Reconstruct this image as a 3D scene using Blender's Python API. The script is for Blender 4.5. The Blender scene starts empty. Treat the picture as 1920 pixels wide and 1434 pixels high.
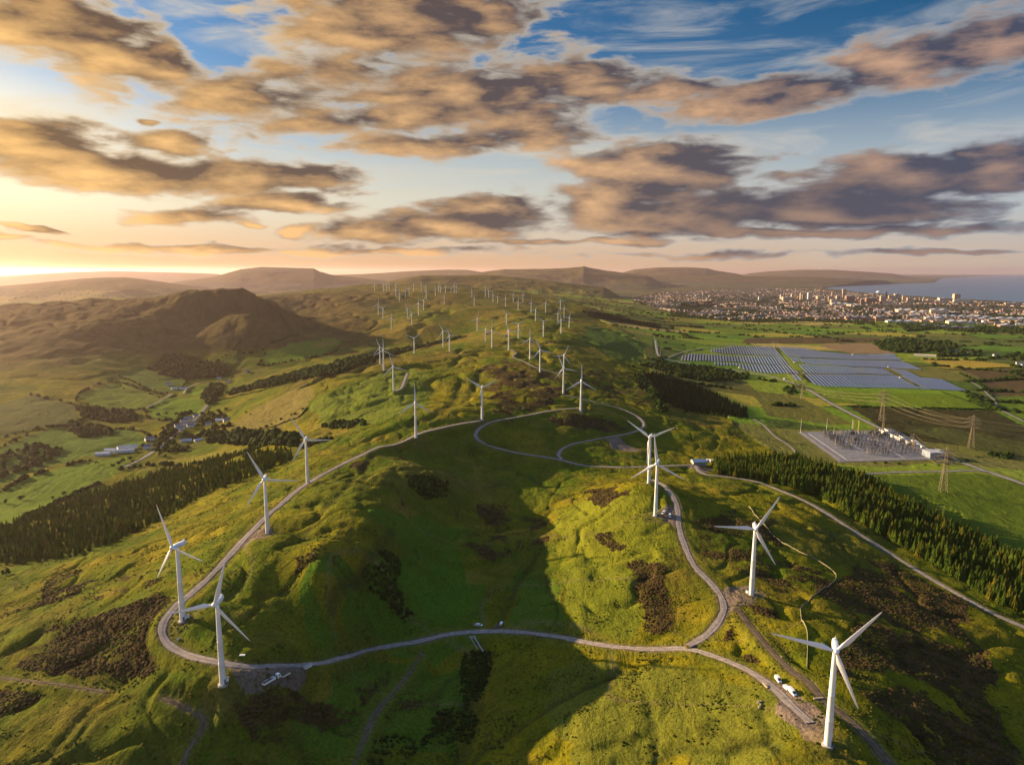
import bpy, math, random
import numpy as np
from mathutils import Vector, Matrix

random.seed(11)
rng = np.random.default_rng(11)
scene = bpy.context.scene
COL = scene.collection
R = math.radians
PI = math.pi

# ------------------------------------------------------------------ camera
F = 1297.0
PITCH = math.atan(209.0 / F)
CP, SP = math.cos(PITCH), math.sin(PITCH)
CZ = 330.0                                   # the drone's height above the sea


def pix(px, py):
    """azimuth and slope (drop per metre) of the sight line through a photo pixel"""
    u = (px - 960.0) / F
    v = (717.0 - py) / F
    x, y, z = u, CP + v * SP, -SP + v * CP
    h = math.hypot(x, y)
    return math.atan2(x, y), -z / h


cam_data = bpy.data.cameras.new("camera")
cam = bpy.data.objects.new("camera", cam_data)
COL.objects.link(cam)
cam.location = (0, 0, CZ)
cam.rotation_euler = (PI / 2 - PITCH, 0, 0)
cam_data.sensor_width = 36.0
cam_data.lens = 36.0 * F / 1920.0
cam_data.clip_start = 1.0
cam_data.clip_end = 400000.0
scene.camera = cam

SUN_AZ, SUN_EL = R(-64.0), R(13.4)           # azimuth from the view direction, elevation

# ------------------------------------------------------------------ noise
_T = {}


def perlin(x, y, seed=0):
    if seed not in _T:
        g = np.random.default_rng(1000 + seed)
        a = g.random((256, 256)) * 2 * np.pi
        _T[seed] = (np.cos(a).astype(np.float32), np.sin(a).astype(np.float32))
    gx, gy = _T[seed]
    xi = np.floor(x).astype(np.int64)
    yi = np.floor(y).astype(np.int64)
    fx = (x - xi).astype(np.float32)
    fy = (y - yi).astype(np.float32)
    x0, y0, x1, y1 = xi & 255, yi & 255, (xi + 1) & 255, (yi + 1) & 255
    u = fx * fx * fx * (fx * (fx * 6 - 15) + 10)
    w = fy * fy * fy * (fy * (fy * 6 - 15) + 10)
    n00 = gx[x0, y0] * fx + gy[x0, y0] * fy
    n10 = gx[x1, y0] * (fx - 1) + gy[x1, y0] * fy
    n01 = gx[x0, y1] * fx + gy[x0, y1] * (fy - 1)
    n11 = gx[x1, y1] * (fx - 1) + gy[x1, y1] * (fy - 1)
    a = n00 + u * (n10 - n00)
    b = n01 + u * (n11 - n01)
    return (a + w * (b - a)) * 1.45


def fbm(x, y, wl, octs=4, seed=0, gain=0.5):
    s = np.zeros_like(x, dtype=np.float32)
    amp, tot = 1.0, 0.0
    for k in range(octs):
        s += amp * perlin(x / wl + 17.3 * k, y / wl - 9.1 * k, seed + k)
        tot += amp
        amp *= gain
        wl *= 0.5
    return s / tot


def sstep(a, b, x):
    t = np.clip((x - a) / (b - a), 0, 1)
    return t * t * (3 - 2 * t)


# ------------------------------------------------------------------ terrain control points: photo pixel and drop below the camera
CTRL = [
    # foot of the picture
    (-60, 1434, 247), (250, 1434, 247), (420, 1434, 252), (640, 1434, 262), (800, 1434, 272), (950, 1434, 269), (1040, 1434, 261),
    (1150, 1434, 251), (1300, 1434, 240), (1552, 1434, 220), (1750, 1434, 236), (1980, 1434, 254),
    (600, 1330, 254), (780, 1300, 268), (900, 1270, 270), (1000, 1330, 263), (1080, 1330, 251), (1170, 1300, 246), (1300, 1290, 238),
    (1450, 1330, 224), (150, 1330, 243), (400, 1340, 238), (520, 1290, 234), (250, 1270, 236),
    # the track across the dip
    (900, 1185, 266), (700, 1222, 260), (580, 1245, 236), (800, 1197, 263), (1000, 1190, 262), (1060, 1195, 256), (1150, 1210, 249), (1290, 1213, 240), (1400, 1250, 229), (1355, 1130, 229),
    # left ridge
    (418, 1281, 225), (343, 1163, 216), (502, 1000, 216), (577, 905, 221), (780, 820, 216), (904, 787, 209), (1089, 772, 219),
    (738, 731, 220), (300, 1180, 221), (400, 1080, 214), (460, 1010, 214), (540, 935, 217), (660, 862, 218), (720, 836, 218),
    (-40, 1250, 250), (100, 1150, 246), (250, 1100, 230), (-40, 1130, 262), (120, 1080, 262), (200, 1050, 256), (330, 1040, 232), (440, 960, 238),
    (470, 1200, 221), (560, 1100, 216), (600, 1010, 208), (640, 1060, 209), (662, 1000, 208), (700, 985, 208), (692, 1045, 215), (742, 1060, 236), (790, 1060, 256), (650, 1150, 233), (695, 1150, 252), (560, 1180, 230), (620, 1110, 217),
    (680, 960, 207), (745, 960, 222), (780, 885, 215), (720, 900, 210), (850, 950, 250), (795, 960, 240), (620, 930, 210), (830, 892, 224),
    (760, 850, 232), (880, 850, 240), (650, 890, 222),
    # the hollow and the middle hill
    (950, 1100, 265), (1000, 1050, 260), (960, 1000, 262), (900, 930, 256), (1000, 900, 256), (1130, 880, 253), (1040, 960, 256),
    (1216, 905, 210), (1230, 965, 222), (1140, 915, 232), (1100, 950, 240), (1090, 1010, 245), (1060, 1080, 252), (1130, 1100, 242), (1200, 1100, 236), (1250, 1160, 240), (1190, 1180, 246),
    (1330, 1000, 228), (1409, 1114, 228), (1300, 930, 226), (1290, 1060, 229),
    (960, 825, 236), (1000, 852, 244), (1130, 850, 250), (1200, 875, 252), (1210, 800, 249), (1130, 800, 240), (1050, 770, 222), (1010, 740, 212),
    # right of the hill
    (1450, 925, 242), (1500, 1000, 240), (1600, 1060, 250), (1400, 905, 250), (1700, 1030, 258), (1920, 1140, 262), (1830, 980, 273), (1940, 1010, 276),
    (1768, 922, 268), (1640, 900, 268), (1495, 810, 273), (1685, 810, 274), (1775, 862, 274), (1573, 865, 272), (1940, 840, 276), (1700, 1200, 240), (1850, 1300, 248), (1940, 1240, 256), (1552, 1395, 218), (1640, 1300, 224),
    # plain
    (1300, 830, 262), (1350, 790, 268), (1430, 770, 272), (1310, 880, 254), (1300, 700, 274), (1400, 680, 283), (1600, 700, 286), (1800, 720, 286), (1600, 650, 292), (1850, 655, 294),
    (1500, 620, 299), (1920, 620, 302), (1700, 590, 316), (1500, 580, 308), (1300, 570, 300), (1900, 580, 322), (1620, 565, 322), (1400, 556, 314), (1780, 575, 320),
    (1150, 720, 244), (1180, 660, 250), (1200, 620, 255), (1140, 600, 240), (1210, 585, 268), (1120, 570, 235), (1200, 556, 285),
    # ridge going away
    (900, 690, 206), (960, 656, 200), (1056, 738, 219), (1012, 698, 209), (994, 674, 206), (922, 652, 207), (843, 660, 214), (777, 662, 222), (719, 695, 222), (700, 672, 226), (640, 700, 232), (830, 690, 224), (800, 740, 232), (850, 740, 226),
    (1019, 631, 203), (1067, 615, 206), (1052, 625, 204), (960, 632, 205), (895, 621, 228), (860, 632, 248), (720, 642, 264), (780, 640, 262), (880, 600, 215),
    (720, 612, 236), (734, 617, 232), (772, 609, 214), (764, 596, 202), (710, 590, 208), (794, 581, 186), (833, 571, 178), (749, 566, 168), (702, 547, 130), (720, 547, 126), (775, 546, 118), (790, 546, 116), (835, 550, 128), (852, 549.5, 126),
    (889, 574, 180), (925, 567, 165), (950, 608, 200), (1004, 602, 193), (996, 586, 184), (1023, 586, 190), (971, 582, 178), (981, 567, 166), (910, 557.5, 148), (885, 557, 146), (1051, 582, 190), (1046, 603, 200),
    (640, 541, 128), (560, 552, 160), (620, 570, 176), (560, 595, 236), (640, 605, 224), (520, 575, 190), (680, 570, 172), (680, 535, 108), (960, 553, 150), (1050, 560, 190),
    # left valley and its far side
    (620, 680, 292), (500, 690, 312), (400, 720, 335), (350, 800, 349), (230, 848, 350), (60, 930, 345), (-40, 1000, 305), (300, 890, 337), (400, 872, 312), (460, 850, 276), (300, 965, 294), (150, 1020, 284), (-40, 1060, 292),
    (540, 850, 256), (400, 950, 258), (500, 765, 284), (600, 745, 246), (560, 700, 272), (480, 805, 302), (620, 800, 246), (560, 805, 268), (640, 830, 230), (540, 870, 240),
    (640, 720, 234), (640, 770, 242), (700, 770, 234),
    (200, 730, 316), (100, 765, 322), (-40, 800, 322), (-40, 880, 336), (100, 840, 338), (100, 680, 272), (-40, 700, 286), (-40, 630, 226), (104, 607, 192), (347, 548.5, 88), (332, 553, 97), (368, 549.5, 90), (386, 553, 98), (400, 557.5, 106), (435, 562, 117), (468, 563.6, 122), (500, 567.5, 134), (314, 564, 119), (278, 572, 136), (234, 580, 150), (187, 589, 166), (147, 597, 178), (340, 575, 140), (400, 612, 216), (340, 610, 205), (440, 590, 168), (490, 600, 188), (260, 610, 196), (480, 640, 284), (300, 640, 250), (350, 670, 290), (200, 660, 262),
    (560, 625, 266), (600, 645, 268), (260, 560, 128), (420, 562, 125),
    # ground hidden behind the left hill, low and far
    (10, 590, 335), (60, 585, 335), (-200, 590, 335), (150, 560, 335), (450, 556, 300), (250, 548, 335),
    (300, 535, 335), (600, 533, 330), (900, 536, 330), (1100, 540, 325), (1300, 545, 320), (1500, 548, 326), (1700, 556, 328), (0, 545, 335), (-300, 560, 335),
    # wide of the frame
    (-700, 1000, 330), (-700, 800, 330), (-700, 640, 250), (-500, 1200, 290), (-900, 700, 300), (-900, 1000, 330), (2500, 1200, 275), (2500, 900, 290), (2500, 700, 300), (2500, 600, 325), (-1200, 620, 300), (-900, 1434, 290), (2400, 1434, 280),
]

A0, A1, NA = R(-62), R(56), 1440
L0, L1, NL = math.log(140.0), math.log(70000.0), 1250
AZ = np.linspace(A0, A1, NA)
LR = np.linspace(L0, L1, NL)
DA, DL = AZ[1] - AZ[0], LR[1] - LR[0]
RR = np.exp(LR)

pts = []
for px, py, dr in CTRL:
    a, t = pix(px, py)
    pts.append((a, math.log(dr / t), CZ - dr))
pts = np.array(pts)
N = len(pts)


def tps(d2):
    return 0.5 * d2 * np.log(d2 + 1e-9)


d2 = (pts[:, None, 0] - pts[None, :, 0]) ** 2 + (pts[:, None, 1] - pts[None, :, 1]) ** 2
K = np.zeros((N + 3, N + 3))
K[:N, :N] = tps(d2) + np.eye(N) * 0.0003
K[:N, N] = 1
K[:N, N + 1:] = pts[:, :2]
K[N:, :N] = K[:N, N:].T
sol = np.linalg.solve(K, np.concatenate([pts[:, 2], [0, 0, 0]])).astype(np.float32)

nl_eval = int(np.searchsorted(LR, math.log(13000.0)))
ga, gl = AZ[::2], LR[:nl_eval + 2:2]
Z = np.full((len(gl), len(ga)), sol[N], np.float32)
Z += (sol[N + 1] * ga)[None, :].astype(np.float32) + (sol[N + 2] * gl)[:, None].astype(np.float32)
g1, g2 = ga[None, :].astype(np.float32), gl[:, None].astype(np.float32)
for i in range(N):
    q = (g1 - np.float32(pts[i, 0])) ** 2 + (g2 - np.float32(pts[i, 1])) ** 2
    Z += sol[i] * np.float32(0.5) * q * np.log(q + np.float32(1e-9))


def upsample(Zs, xs, ys, xn, yn):
    t = np.stack([np.interp(xn, xs, row) for row in Zs])
    return np.stack([np.interp(yn, ys, t[:, j]) for j in range(t.shape[1])], axis=1)


Zf = np.full((NL, NA), 12.0, np.float32)
Zf[:nl_eval] = upsample(Z, ga, gl, AZ, LR[:nl_eval])
GA, GL = np.meshgrid(AZ, LR)
GR = np.exp(GL)
X = (GR * np.sin(GA)).astype(np.float32)
Y = (GR * np.cos(GA)).astype(np.float32)
far = sstep(math.log(6800), math.log(9500), GL).astype(np.float32)
base_far = 14 + 12 * fbm(X, Y, 3000, 3, 60)
Zf = np.clip(Zf, -30, 330) * (1 - far) + base_far * far

# far hill ranges: skyline in photo pixels, distance, front and back widths (in log distance)
RANGES = [
    (9300, .42, .3, [(-420, 545), (-300, 530), (-100, 536), (0, 533), (60, 528), (120, 522), (180, 517), (230, 516), (270, 520), (330, 529), (400, 538), (470, 543), (540, 556)]),
    (13500, .3, .25, [(280, 536), (330, 526), (400, 517), (450, 503), (490, 498.5), (540, 500), (588, 501), (600, 507), (622, 513), (690, 520), (760, 530)]),
    (24000, .25, .2, [(-300, 514), (0, 517), (60, 513), (130, 509), (210, 507), (290, 508.5), (380, 511), (450, 515)]),
    (7900, .3, .25, [(640, 548), (700, 532), (740, 521), (790, 513), (850, 512.5), (920, 512), (970, 516), (1030, 523), (1100, 531), (1170, 540)]),
    (21000, .25, .2, [(590, 518), (640, 514), (700, 511.5), (770, 507), (840, 504), (880, 505), (910, 510), (960, 516)]),
    (15500, .3, .22, [(850, 516), (905, 508), (945, 503), (1000, 502.5), (1060, 501), (1085, 499), (1095, 497.5), (1106, 500.5), (1140, 506), (1190, 512), (1250, 520)]),
    (24000, .2, .15, [(1150, 513), (1190, 504), (1235, 500), (1290, 500), (1325, 501.5), (1345, 506.5), (1375, 511), (1420, 515)]),
    (34000, .2, .12, [(1380, 514), (1440, 508), (1500, 505), (1560, 505), (1620, 508.5), (1660, 511), (1720, 515)]),
    (19500, .24, .1, [(1040, 527), (1120, 520), (1210, 515), (1300, 515), (1400, 516), (1500, 517.5), (1545, 518.5), (1600, 521.5), (1650, 524), (1700, 527.5), (1748, 531.5)]),
]
for k, (rc, wf, wb, sky) in enumerate(RANGES):
    aa, zz = [], []
    for px, py in sky:
        a, t = pix(px, py)
        aa.append(a)
        zz.append(CZ - rc * t)
    crest = np.interp(GA, aa, zz, left=-60, right=-60)
    edge = sstep(aa[0] - .02, aa[0] + .02, GA) * (1 - sstep(aa[-1] - .03, aa[-1] + .012, GA))
    jit = 0.10 * fbm(X, Y, rc * .16, 3, 70 + 3 * k)
    s = np.where(GL < math.log(rc), (math.log(rc) - GL + jit * .6) / wf, (GL - math.log(rc)) / wb)
    s = np.clip(s, 0, 1)
    g = (1 - s * s) ** 2
    gul = np.abs(fbm(X, Y, rc * .09, 4, 90 + 4 * k))
    zr = (crest - 8) * g * edge - 22 + (8 if True else 0)
    zr = zr - gul * np.clip(zr, 0, 200) * .55 * np.clip(s * 2.2, 0, 1)
    d = zr - Zf
    kk = 8.0
    Zf = Zf + np.where(d > kk, d, np.where(d < -kk, 0, (d + kk) ** 2 / (4 * kk)))

# sea bed: the bay seen at the right, then open water to the horizon
SEA_PX = [(1541, 541.5), (1600, 548), (1660, 552.5), (1700, 555.5), (1760, 560), (1800, 563), (1860, 566), (1920, 570), (2100, 582), (2500, 600),
          (3300, 560), (3300, 513.5), (1900, 513.5), (1765, 522), (1750, 530.5), (1700, 531.5), (1640, 534), (1590, 536.5), (1556, 538.5)]


def pip(poly, a, l):
    """points (a, l) inside polygon"""
    inside = np.zeros(a.shape, bool)
    n = len(poly)
    for i in range(n):
        x0, y0 = poly[i]
        x1, y1 = poly[(i + 1) % n]
        if y0 == y1:
            continue
        c = ((y0 > l) != (y1 > l)) & (a < (x1 - x0) * (l - y0) / (y1 - y0) + x0)
        inside ^= c
    return inside


sea_poly = []
for px, py in SEA_PX:
    a, t = pix(px, py)
    sea_poly.append((a, math.log(min(CZ / max(t, 1e-5), 69000.0))))
SEA = pip(sea_poly, GA + .004 * fbm(X, Y, 900, 3, 55), GL + .008 * fbm(X, Y, 1100, 3, 50))
land = ~SEA & (GR > 4200)
Zf = np.where(SEA, -14.0, np.where(land, np.maximum(Zf, 3.0), Zf)).astype(np.float32)


# ------------------------------------------------------------------ reading the terrain
def hgrid(x, y):
    """height of the ground sheet at world x, y"""
    a = math.atan2(x, y)
    l = math.log(max(math.hypot(x, y), 141.0))
    i = min(max((a - A0) / DA, 0), NA - 1.001)
    j = min(max((l - L0) / DL, 0), NL - 1.001)
    i0, j0 = int(i), int(j)
    u, w = i - i0, j - j0
    return float((Zf[j0, i0] * (1 - u) + Zf[j0, i0 + 1] * u) * (1 - w) + (Zf[j0 + 1, i0] * (1 - u) + Zf[j0 + 1, i0 + 1] * u) * w)


def hit(px, py, rmin=150.0, plane=None):
    """world point where the sight line through a photo pixel meets the ground"""
    a, t = pix(px, py)
    if plane is not None:
        r = (CZ - plane) / t
        return r * math.sin(a), r * math.cos(a), plane
    i = min(max((a - A0) / DA, 0), NA - 1.001)
    i0 = int(i)
    u = i - i0
    col = Zf[:, i0] * (1 - u) + Zf[:, i0 + 1] * u
    f = (CZ - col) - RR * t
    j0 = int(np.searchsorted(RR, rmin))
    below = np.nonzero(f[j0:] <= 0)[0]
    if len(below) == 0:
        r = RR[-1]
    else:
        j = j0 + below[0]
        if j == 0:
            r = RR[0]
        else:
            f0, f1 = f[j - 1], f[j]
            w = f0 / (f0 - f1) if f0 != f1 else 0
            w = min(max(w, 0), 1)
            r = RR[j - 1] + (RR[j] - RR[j - 1]) * w
    x, y = r * math.sin(a), r * math.cos(a)
    return x, y, hgrid(x, y)


def hitl(lst, **k):
    return [hit(p[0], p[1], **k) for p in lst]


def smooth_line(p, step=4.0):
    """Catmull-Rom through world points, resampled by plan distance"""
    p = [np.array(q[:2], float) for q in p]
    p = [2 * p[0] - p[1]] + p + [2 * p[-1] - p[-2]]
    out = []
    for i in range(1, len(p) - 2):
        p0, p1, p2, p3 = p[i - 1:i + 3]
        n = max(2, int(np.linalg.norm(p2 - p1) / step))
        for k in range(n):
            t = k / n
            out.append(.5 * ((2 * p1) + (-p0 + p2) * t + (2 * p0 - 5 * p1 + 4 * p2 - p3) * t * t + (-p0 + 3 * p1 - 3 * p2 + p3) * t ** 3))
    out.append(p[-2])
    return np.array(out)


def window(x, y, rad):
    a, l, r = math.atan2(x, y), math.log(math.hypot(x, y)), math.hypot(x, y)
    da, dl = rad / r, rad / r
    i0, i1 = int((a - da - A0) / DA), int((a + da - A0) / DA) + 2
    j0, j1 = int((l - dl - L0) / DL), int((l + dl - L0) / DL) + 2
    return max(i0, 0), min(i1, NA), max(j0, 0), min(j1, NL)


# ------------------------------------------------------------------ lines on the ground (photo pixels)
TRACKS = {
    'ridge': (5.4, [(900, 789), (850, 797), (815, 805), (780, 814), (720, 836), (680, 852), (640, 871), (600, 893), (560, 917), (528, 944), (500, 968), (470, 999), (440, 1030), (400, 1074), (362, 1109), (328, 1137), (308, 1165), (305, 1190), (320, 1212), (352, 1228), (400, 1237), (460, 1245), (520, 1247), (580, 1244), (640, 1234), (720, 1215), (800, 1196), (880, 1185), (960, 1184), (1040, 1192), (1120, 1207), (1200, 1216), (1285, 1216), (1340, 1230), (1400, 1254), (1450, 1288), (1485, 1322), (1520, 1352)]),
    'hill': (5.0, [(1290, 1214), (1330, 1185), (1354, 1152), (1356, 1126), (1336, 1096), (1302, 1060), (1283, 1020), (1273, 985), (1271, 955), (1262, 930), (1246, 910), (1226, 901)]),
    'upper': (5.0, [(1090, 766), (1050, 768), (1000, 776), (945, 786), (908, 796), (893, 808), (893, 820), (906, 832), (942, 843), (990, 852), (1046, 861), (1090, 872), (1130, 875), (1200, 875), (1300, 872)]),
    'middle': (4.6, [(1054, 862), (1047, 853), (1053, 843), (1071, 833), (1110, 825), (1155, 817), (1194, 808), (1206, 799), (1204, 789), (1188, 777), (1160, 765), (1120, 755), (1085, 746), (1060, 741)]),
    'forest': (4.2, [(1304, 874), (1312, 884), (1330, 890), (1365, 894), (1420, 904), (1470, 922), (1530, 950), (1600, 994), (1680, 1044), (1760, 1093), (1850, 1143), (1925, 1178)]),
    'knoll': (5.5, [(742, 733), (752, 728), (758, 715), (764, 700)]),
    'crest': (3.5, [(957, 656), (968, 662), (962, 669), (985, 679), (1005, 689), (1036, 697), (1054, 703)]),
}
DIRT = {
    'heath': (4.2, [(1384, 1143), (1420, 1190), (1460, 1235), (1490, 1262), (1515, 1277), (1545, 1311), (1590, 1345), (1630, 1386), (1672, 1440)]),
    'foot': (2.2, [(305, 1308), (350, 1322), (381, 1341), (375, 1372), (352, 1415), (343, 1440)]),
    'side': (1.6, [(-10, 1271), (80, 1278), (200, 1297)]),
    'sheep': (1.4, [(790, 1225), (745, 1290), (700, 1345), (665, 1430)]),
}
ROADS = {
    'plain': (7.0, [(1229, 638), (1231, 655), (1238, 669), (1265, 677), (1300, 684), (1370, 693), (1450, 707), (1510, 728), (1560, 757), (1610, 783), (1655, 805), (1700, 827), (1760, 851), (1830, 876), (1930, 911)]),
    'yard': (5.0, [(1576, 884), (1620, 888), (1680, 885), (1760, 884), (1830, 882), (1862, 886)]),
    'stream': (3.0, [(1413, 786), (1432, 797), (1452, 817), (1478, 834), (1492, 848), (1508, 868), (1530, 877)]),
    'solar': (4.5, [(1252, 671), (1275, 662), (1300, 656), (1340, 650), (1380, 646)]),
    'valley': (5.5, [(232, 876), (262, 862), (284, 849), (300, 838), (316, 826), (330, 812), (345, 803), (366, 786), (376, 776), (390, 758), (408, 738)]),
    'farm': (4.0, [(344, 738), (352, 727), (372, 719), (390, 716)]),
    'lane': (3.6, [(266, 768), (290, 757), (312, 745), (324, 738)]),
    'east': (3.5, [(1815, 713), (1838, 726), (1855, 742), (1866, 752), (1872, 768), (1884, 772), (1920, 790)]),
}
CARVE = [   # ditches and burns: depth, half width
    (5.0, 5.5, [(1010, 1035), (975, 1085), (955, 1130), (940, 1160), (925, 1180)]),
    (6.0, 7, [(912, 1210), (905, 1240), (882, 1285), (876, 1320), (884, 1345), (870, 1390), (850, 1440)]),
    (4.6, 5, [(1165, 1248), (1110, 1275), (1060, 1303), (1000, 1340), (950, 1372), (900, 1400), (868, 1440)]),
    (2.0, 3.5, [(205, 1296), (160, 1345), (120, 1390), (75, 1440)]),
    (1.8, 3, [(-10, 1200), (60, 1165), (110, 1130), (150, 1105)]),
    (1.6, 3, [(300, 1215), (250, 1260), (205, 1297)]),
    (1.6, 3, [(400, 1240), (360, 1275), (310, 1308)]),
    (2.2, 4, [(500, 1060), (530, 1030), (580, 1005), (640, 985)]),
    (2.5, 6, [(620, 1150), (660, 1090), (690, 1040), (735, 1000)]),
    (3.0, 8, [(1020, 960), (985, 985), (930, 990), (880, 1010)]),
    (2.0, 5, [(900, 870), (960, 880), (1010, 905), (1060, 930)]),
    (2.0, 4, [(1395, 1150), (1440, 1180), (1490, 1235)]),
    (1.4, 3, [(1430, 1330), (1445, 1380), (1465, 1440)]),
    (1.4, 3, [(1210, 1310), (1228, 1370), (1232, 1440)]),
    (2.6, 6, [(700, 850), (650, 905), (600, 960), (565, 1010)]),
    (3.5, 9, [(860, 720), (845, 755), (820, 775), (770, 790)]),
    (4.0, 9, [(905, 690), (890, 720), (875, 745), (850, 760)]),
]
PADS = {
    'near': [(438, 1247), (500, 1250), (590, 1246), (563, 1264), (530, 1282), (494, 1292), (462, 1287), (450, 1270)],
    'right': [(1440, 1278), (1470, 1290), (1500, 1305), (1530, 1330), (1555, 1362), (1545, 1384), (1510, 1374), (1484, 1345), (1462, 1308)],
    'bend': [(1352, 1112), (1378, 1096), (1404, 1100), (1425, 1117), (1404, 1130), (1376, 1138), (1356, 1152)],
    'top': [(1274, 950), (1250, 948), (1238, 958), (1236, 972), (1258, 980), (1276, 990)],
    'left': [(446, 1028), (470, 998), (492, 990), (512, 1000), (500, 1011), (470, 1020)],
    'office': [(1288, 873), (1330, 872), (1330, 881), (1312, 888), (1303, 880)],
    'quarry': [(1142, 826), (1160, 820), (1172, 834), (1200, 846), (1180, 848), (1150, 840)],
    'dip': [(922, 1183), (936, 1165), (950, 1162), (946, 1172), (942, 1184)],
}
SUB = [(1495, 810), (1600, 807.5), (1685, 810), (1775, 862), (1573, 865)]

lines_w = {}
for dct in (TRACKS, DIRT, ROADS):
    for k, (w, p) in dct.items():
        lines_w[k] = (w, smooth_line(hitl(p), 4.0))
carves_w = [(d, w, smooth_line(hitl(p), 4.0)) for d, w, p in CARVE]
pads_w = {k: hitl(p) for k, p in PADS.items()}
sub_w = hitl(SUB)

# relief of the moor: hummocks, gullies, terraces -- calmer on the plain and close to tracks
z_above = Zf.copy()
farm = pip([(p[0], p[1]) for p in [(lambda q: (math.atan2(q[0], q[1]), math.log(math.hypot(q[0], q[1]))))(hit(*c)) for c in
            [(1225, 715), (1205, 650), (1130, 600), (1095, 572), (1110, 552), (1300, 548), (1540, 548), (1920, 572), (2400, 600), (2400, 1100), (1930, 1060), (1800, 960), (1600, 890), (1480, 865), (1380, 800), (1330, 740)]]], GA, GL)
valley = np.clip((75 - Zf) / 45, 0, 1) * (1 - sstep(2900, 3500, GR)) * sstep(-.06, -.2, GA)
calm = np.where(farm, .22, 1.0) * (1 - .65 * valley)
calm = calm * np.where(GR > 7000, .4, 1)
lh = sstep(-.10, -.26, GA) * sstep(1400, 1900, GR)
rel = 5.5 * fbm(X, Y, 230, 3, 1) + (3.0 + 3.5 * lh) * fbm(X, Y, 85, 3, 5) + 1.9 * fbm(X, Y, 34, 3, 9)
warp = 60 * fbm(X, Y, 160, 2, 14)
gul = np.abs(fbm(X + warp, Y - warp, 420, 4, 20))
rel += -9 * np.exp(-(gul / .05) ** 2) * (.3 * sstep(450, 800, GR) + .7 * sstep(900, 1700, GR))
rel += (16 * fbm(X, Y, 620, 3, 26) * sstep(2300, 3200, GR) + 9 * fbm(X, Y, 330, 3, 27) * sstep(1300, 2000, GR)) * (Zf > 60)
crag = sstep(60, 170, Zf) * sstep(-.20, -.30, GA) * (1 - sstep(4500, 5500, GR))
rel += crag * (26 * np.abs(fbm(X, Y, 130, 4, 30)) + 16 * fbm(X, Y, 270, 3, 35))
rel += -1.3 * np.exp(-(np.abs(fbm(X + 40 * fbm(X, Y, 260, 4, 101), Y, 150, 3, 291)) / .02) ** 2) * (GR < 1700)
rel += -2.6 * np.exp(-(np.abs(fbm(X + .3 * warp, Y, 105, 3, 331)) / .055) ** 2) * (GR < 2200)
holl = np.exp(-(((X + 45) / 105) ** 2 + ((Y - 560) / 210) ** 2))
rel += holl * (9 * fbm(X, Y, 120, 3, 311) + 4 * fbm(X, Y, 45, 3, 315))  # extra mounds, added in the shaded hollow to catch light
DETAIL = rel * calm + .60 * fbm(X, Y, 11, 2, 33) * np.where(farm, .3, 1) * (GR < 1500)

RD = np.full((NL, NA), 1e9, np.float32)
RZ = np.zeros((NL, NA), np.float32)
lines_z = {}
for key, (w, ln) in lines_w.items():
    zl = np.array([hgrid(x, y) for x, y in ln])
    # let the lane follow the broad relief
    kern = np.hanning(17)[1:-1]
    kern /= kern.sum()
    zl = np.convolve(np.pad(zl, 7, mode='edge'), kern, 'valid')
    wide = 22.0 if key in TRACKS else 12.0
    tg = np.gradient(ln, axis=0)
    st_ = np.linalg.norm(tg, axis=1) + 1e-9
    slope = np.clip(np.gradient(zl) / st_, -.4, .4)
    tg = tg / st_[:, None]
    lines_z[key] = zl
    for n_, ((x, y), zz) in enumerate(zip(ln, zl)):
        i0, i1, j0, j1 = window(x, y, wide)
        d = np.hypot(X[j0:j1, i0:i1] - x, Y[j0:j1, i0:i1] - y) - w * .5
        m = d < RD[j0:j1, i0:i1]
        RD[j0:j1, i0:i1][m] = d[m]
        RZ[j0:j1, i0:i1][m] = (zz + slope[n_] * np.clip((X[j0:j1, i0:i1] - x) * tg[n_, 0] + (Y[j0:j1, i0:i1] - y) * tg[n_, 1], -5, 5))[m]
Zf = Zf + DETAIL * np.where(RD < 1e8, sstep(1.0, 11, RD), 1)
blend = np.where(RD < 1e8, 1 - sstep(1.2, 7.5, RD), 0)
Zf = Zf * (1 - blend) + RZ * blend - .32 * (1 - sstep(-.6, .9, RD)) * (RD < 1e8)
for dep, wid, ln in carves_w:
    CD = np.full((NL, NA), 1e9, np.float32)
    for x, y in ln:
        i0, i1, j0, j1 = window(x, y, wid * 2.4)
        d = np.hypot(X[j0:j1, i0:i1] - x, Y[j0:j1, i0:i1] - y)
        CD[j0:j1, i0:i1] = np.minimum(CD[j0:j1, i0:i1], d)
    mod = .75 + .5 * fbm(X, Y, 26, 2, 40)
    Zf = Zf - dep * mod * np.exp(-(CD / wid) ** 2) * np.where(RD < 1e8, sstep(0, 8, RD), 1)


def lpoly(w):
    return [(math.atan2(x, y), math.log(math.hypot(x, y))) for x, y, z in w]


def dense(px, n=5):
    out = []
    for i in range(len(px)):
        a, b = px[i], px[(i + 1) % len(px)]
        for k in range(n):
            out.append((a[0] + (b[0] - a[0]) * k / n, a[1] + (b[1] - a[1]) * k / n))
    return out


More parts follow.
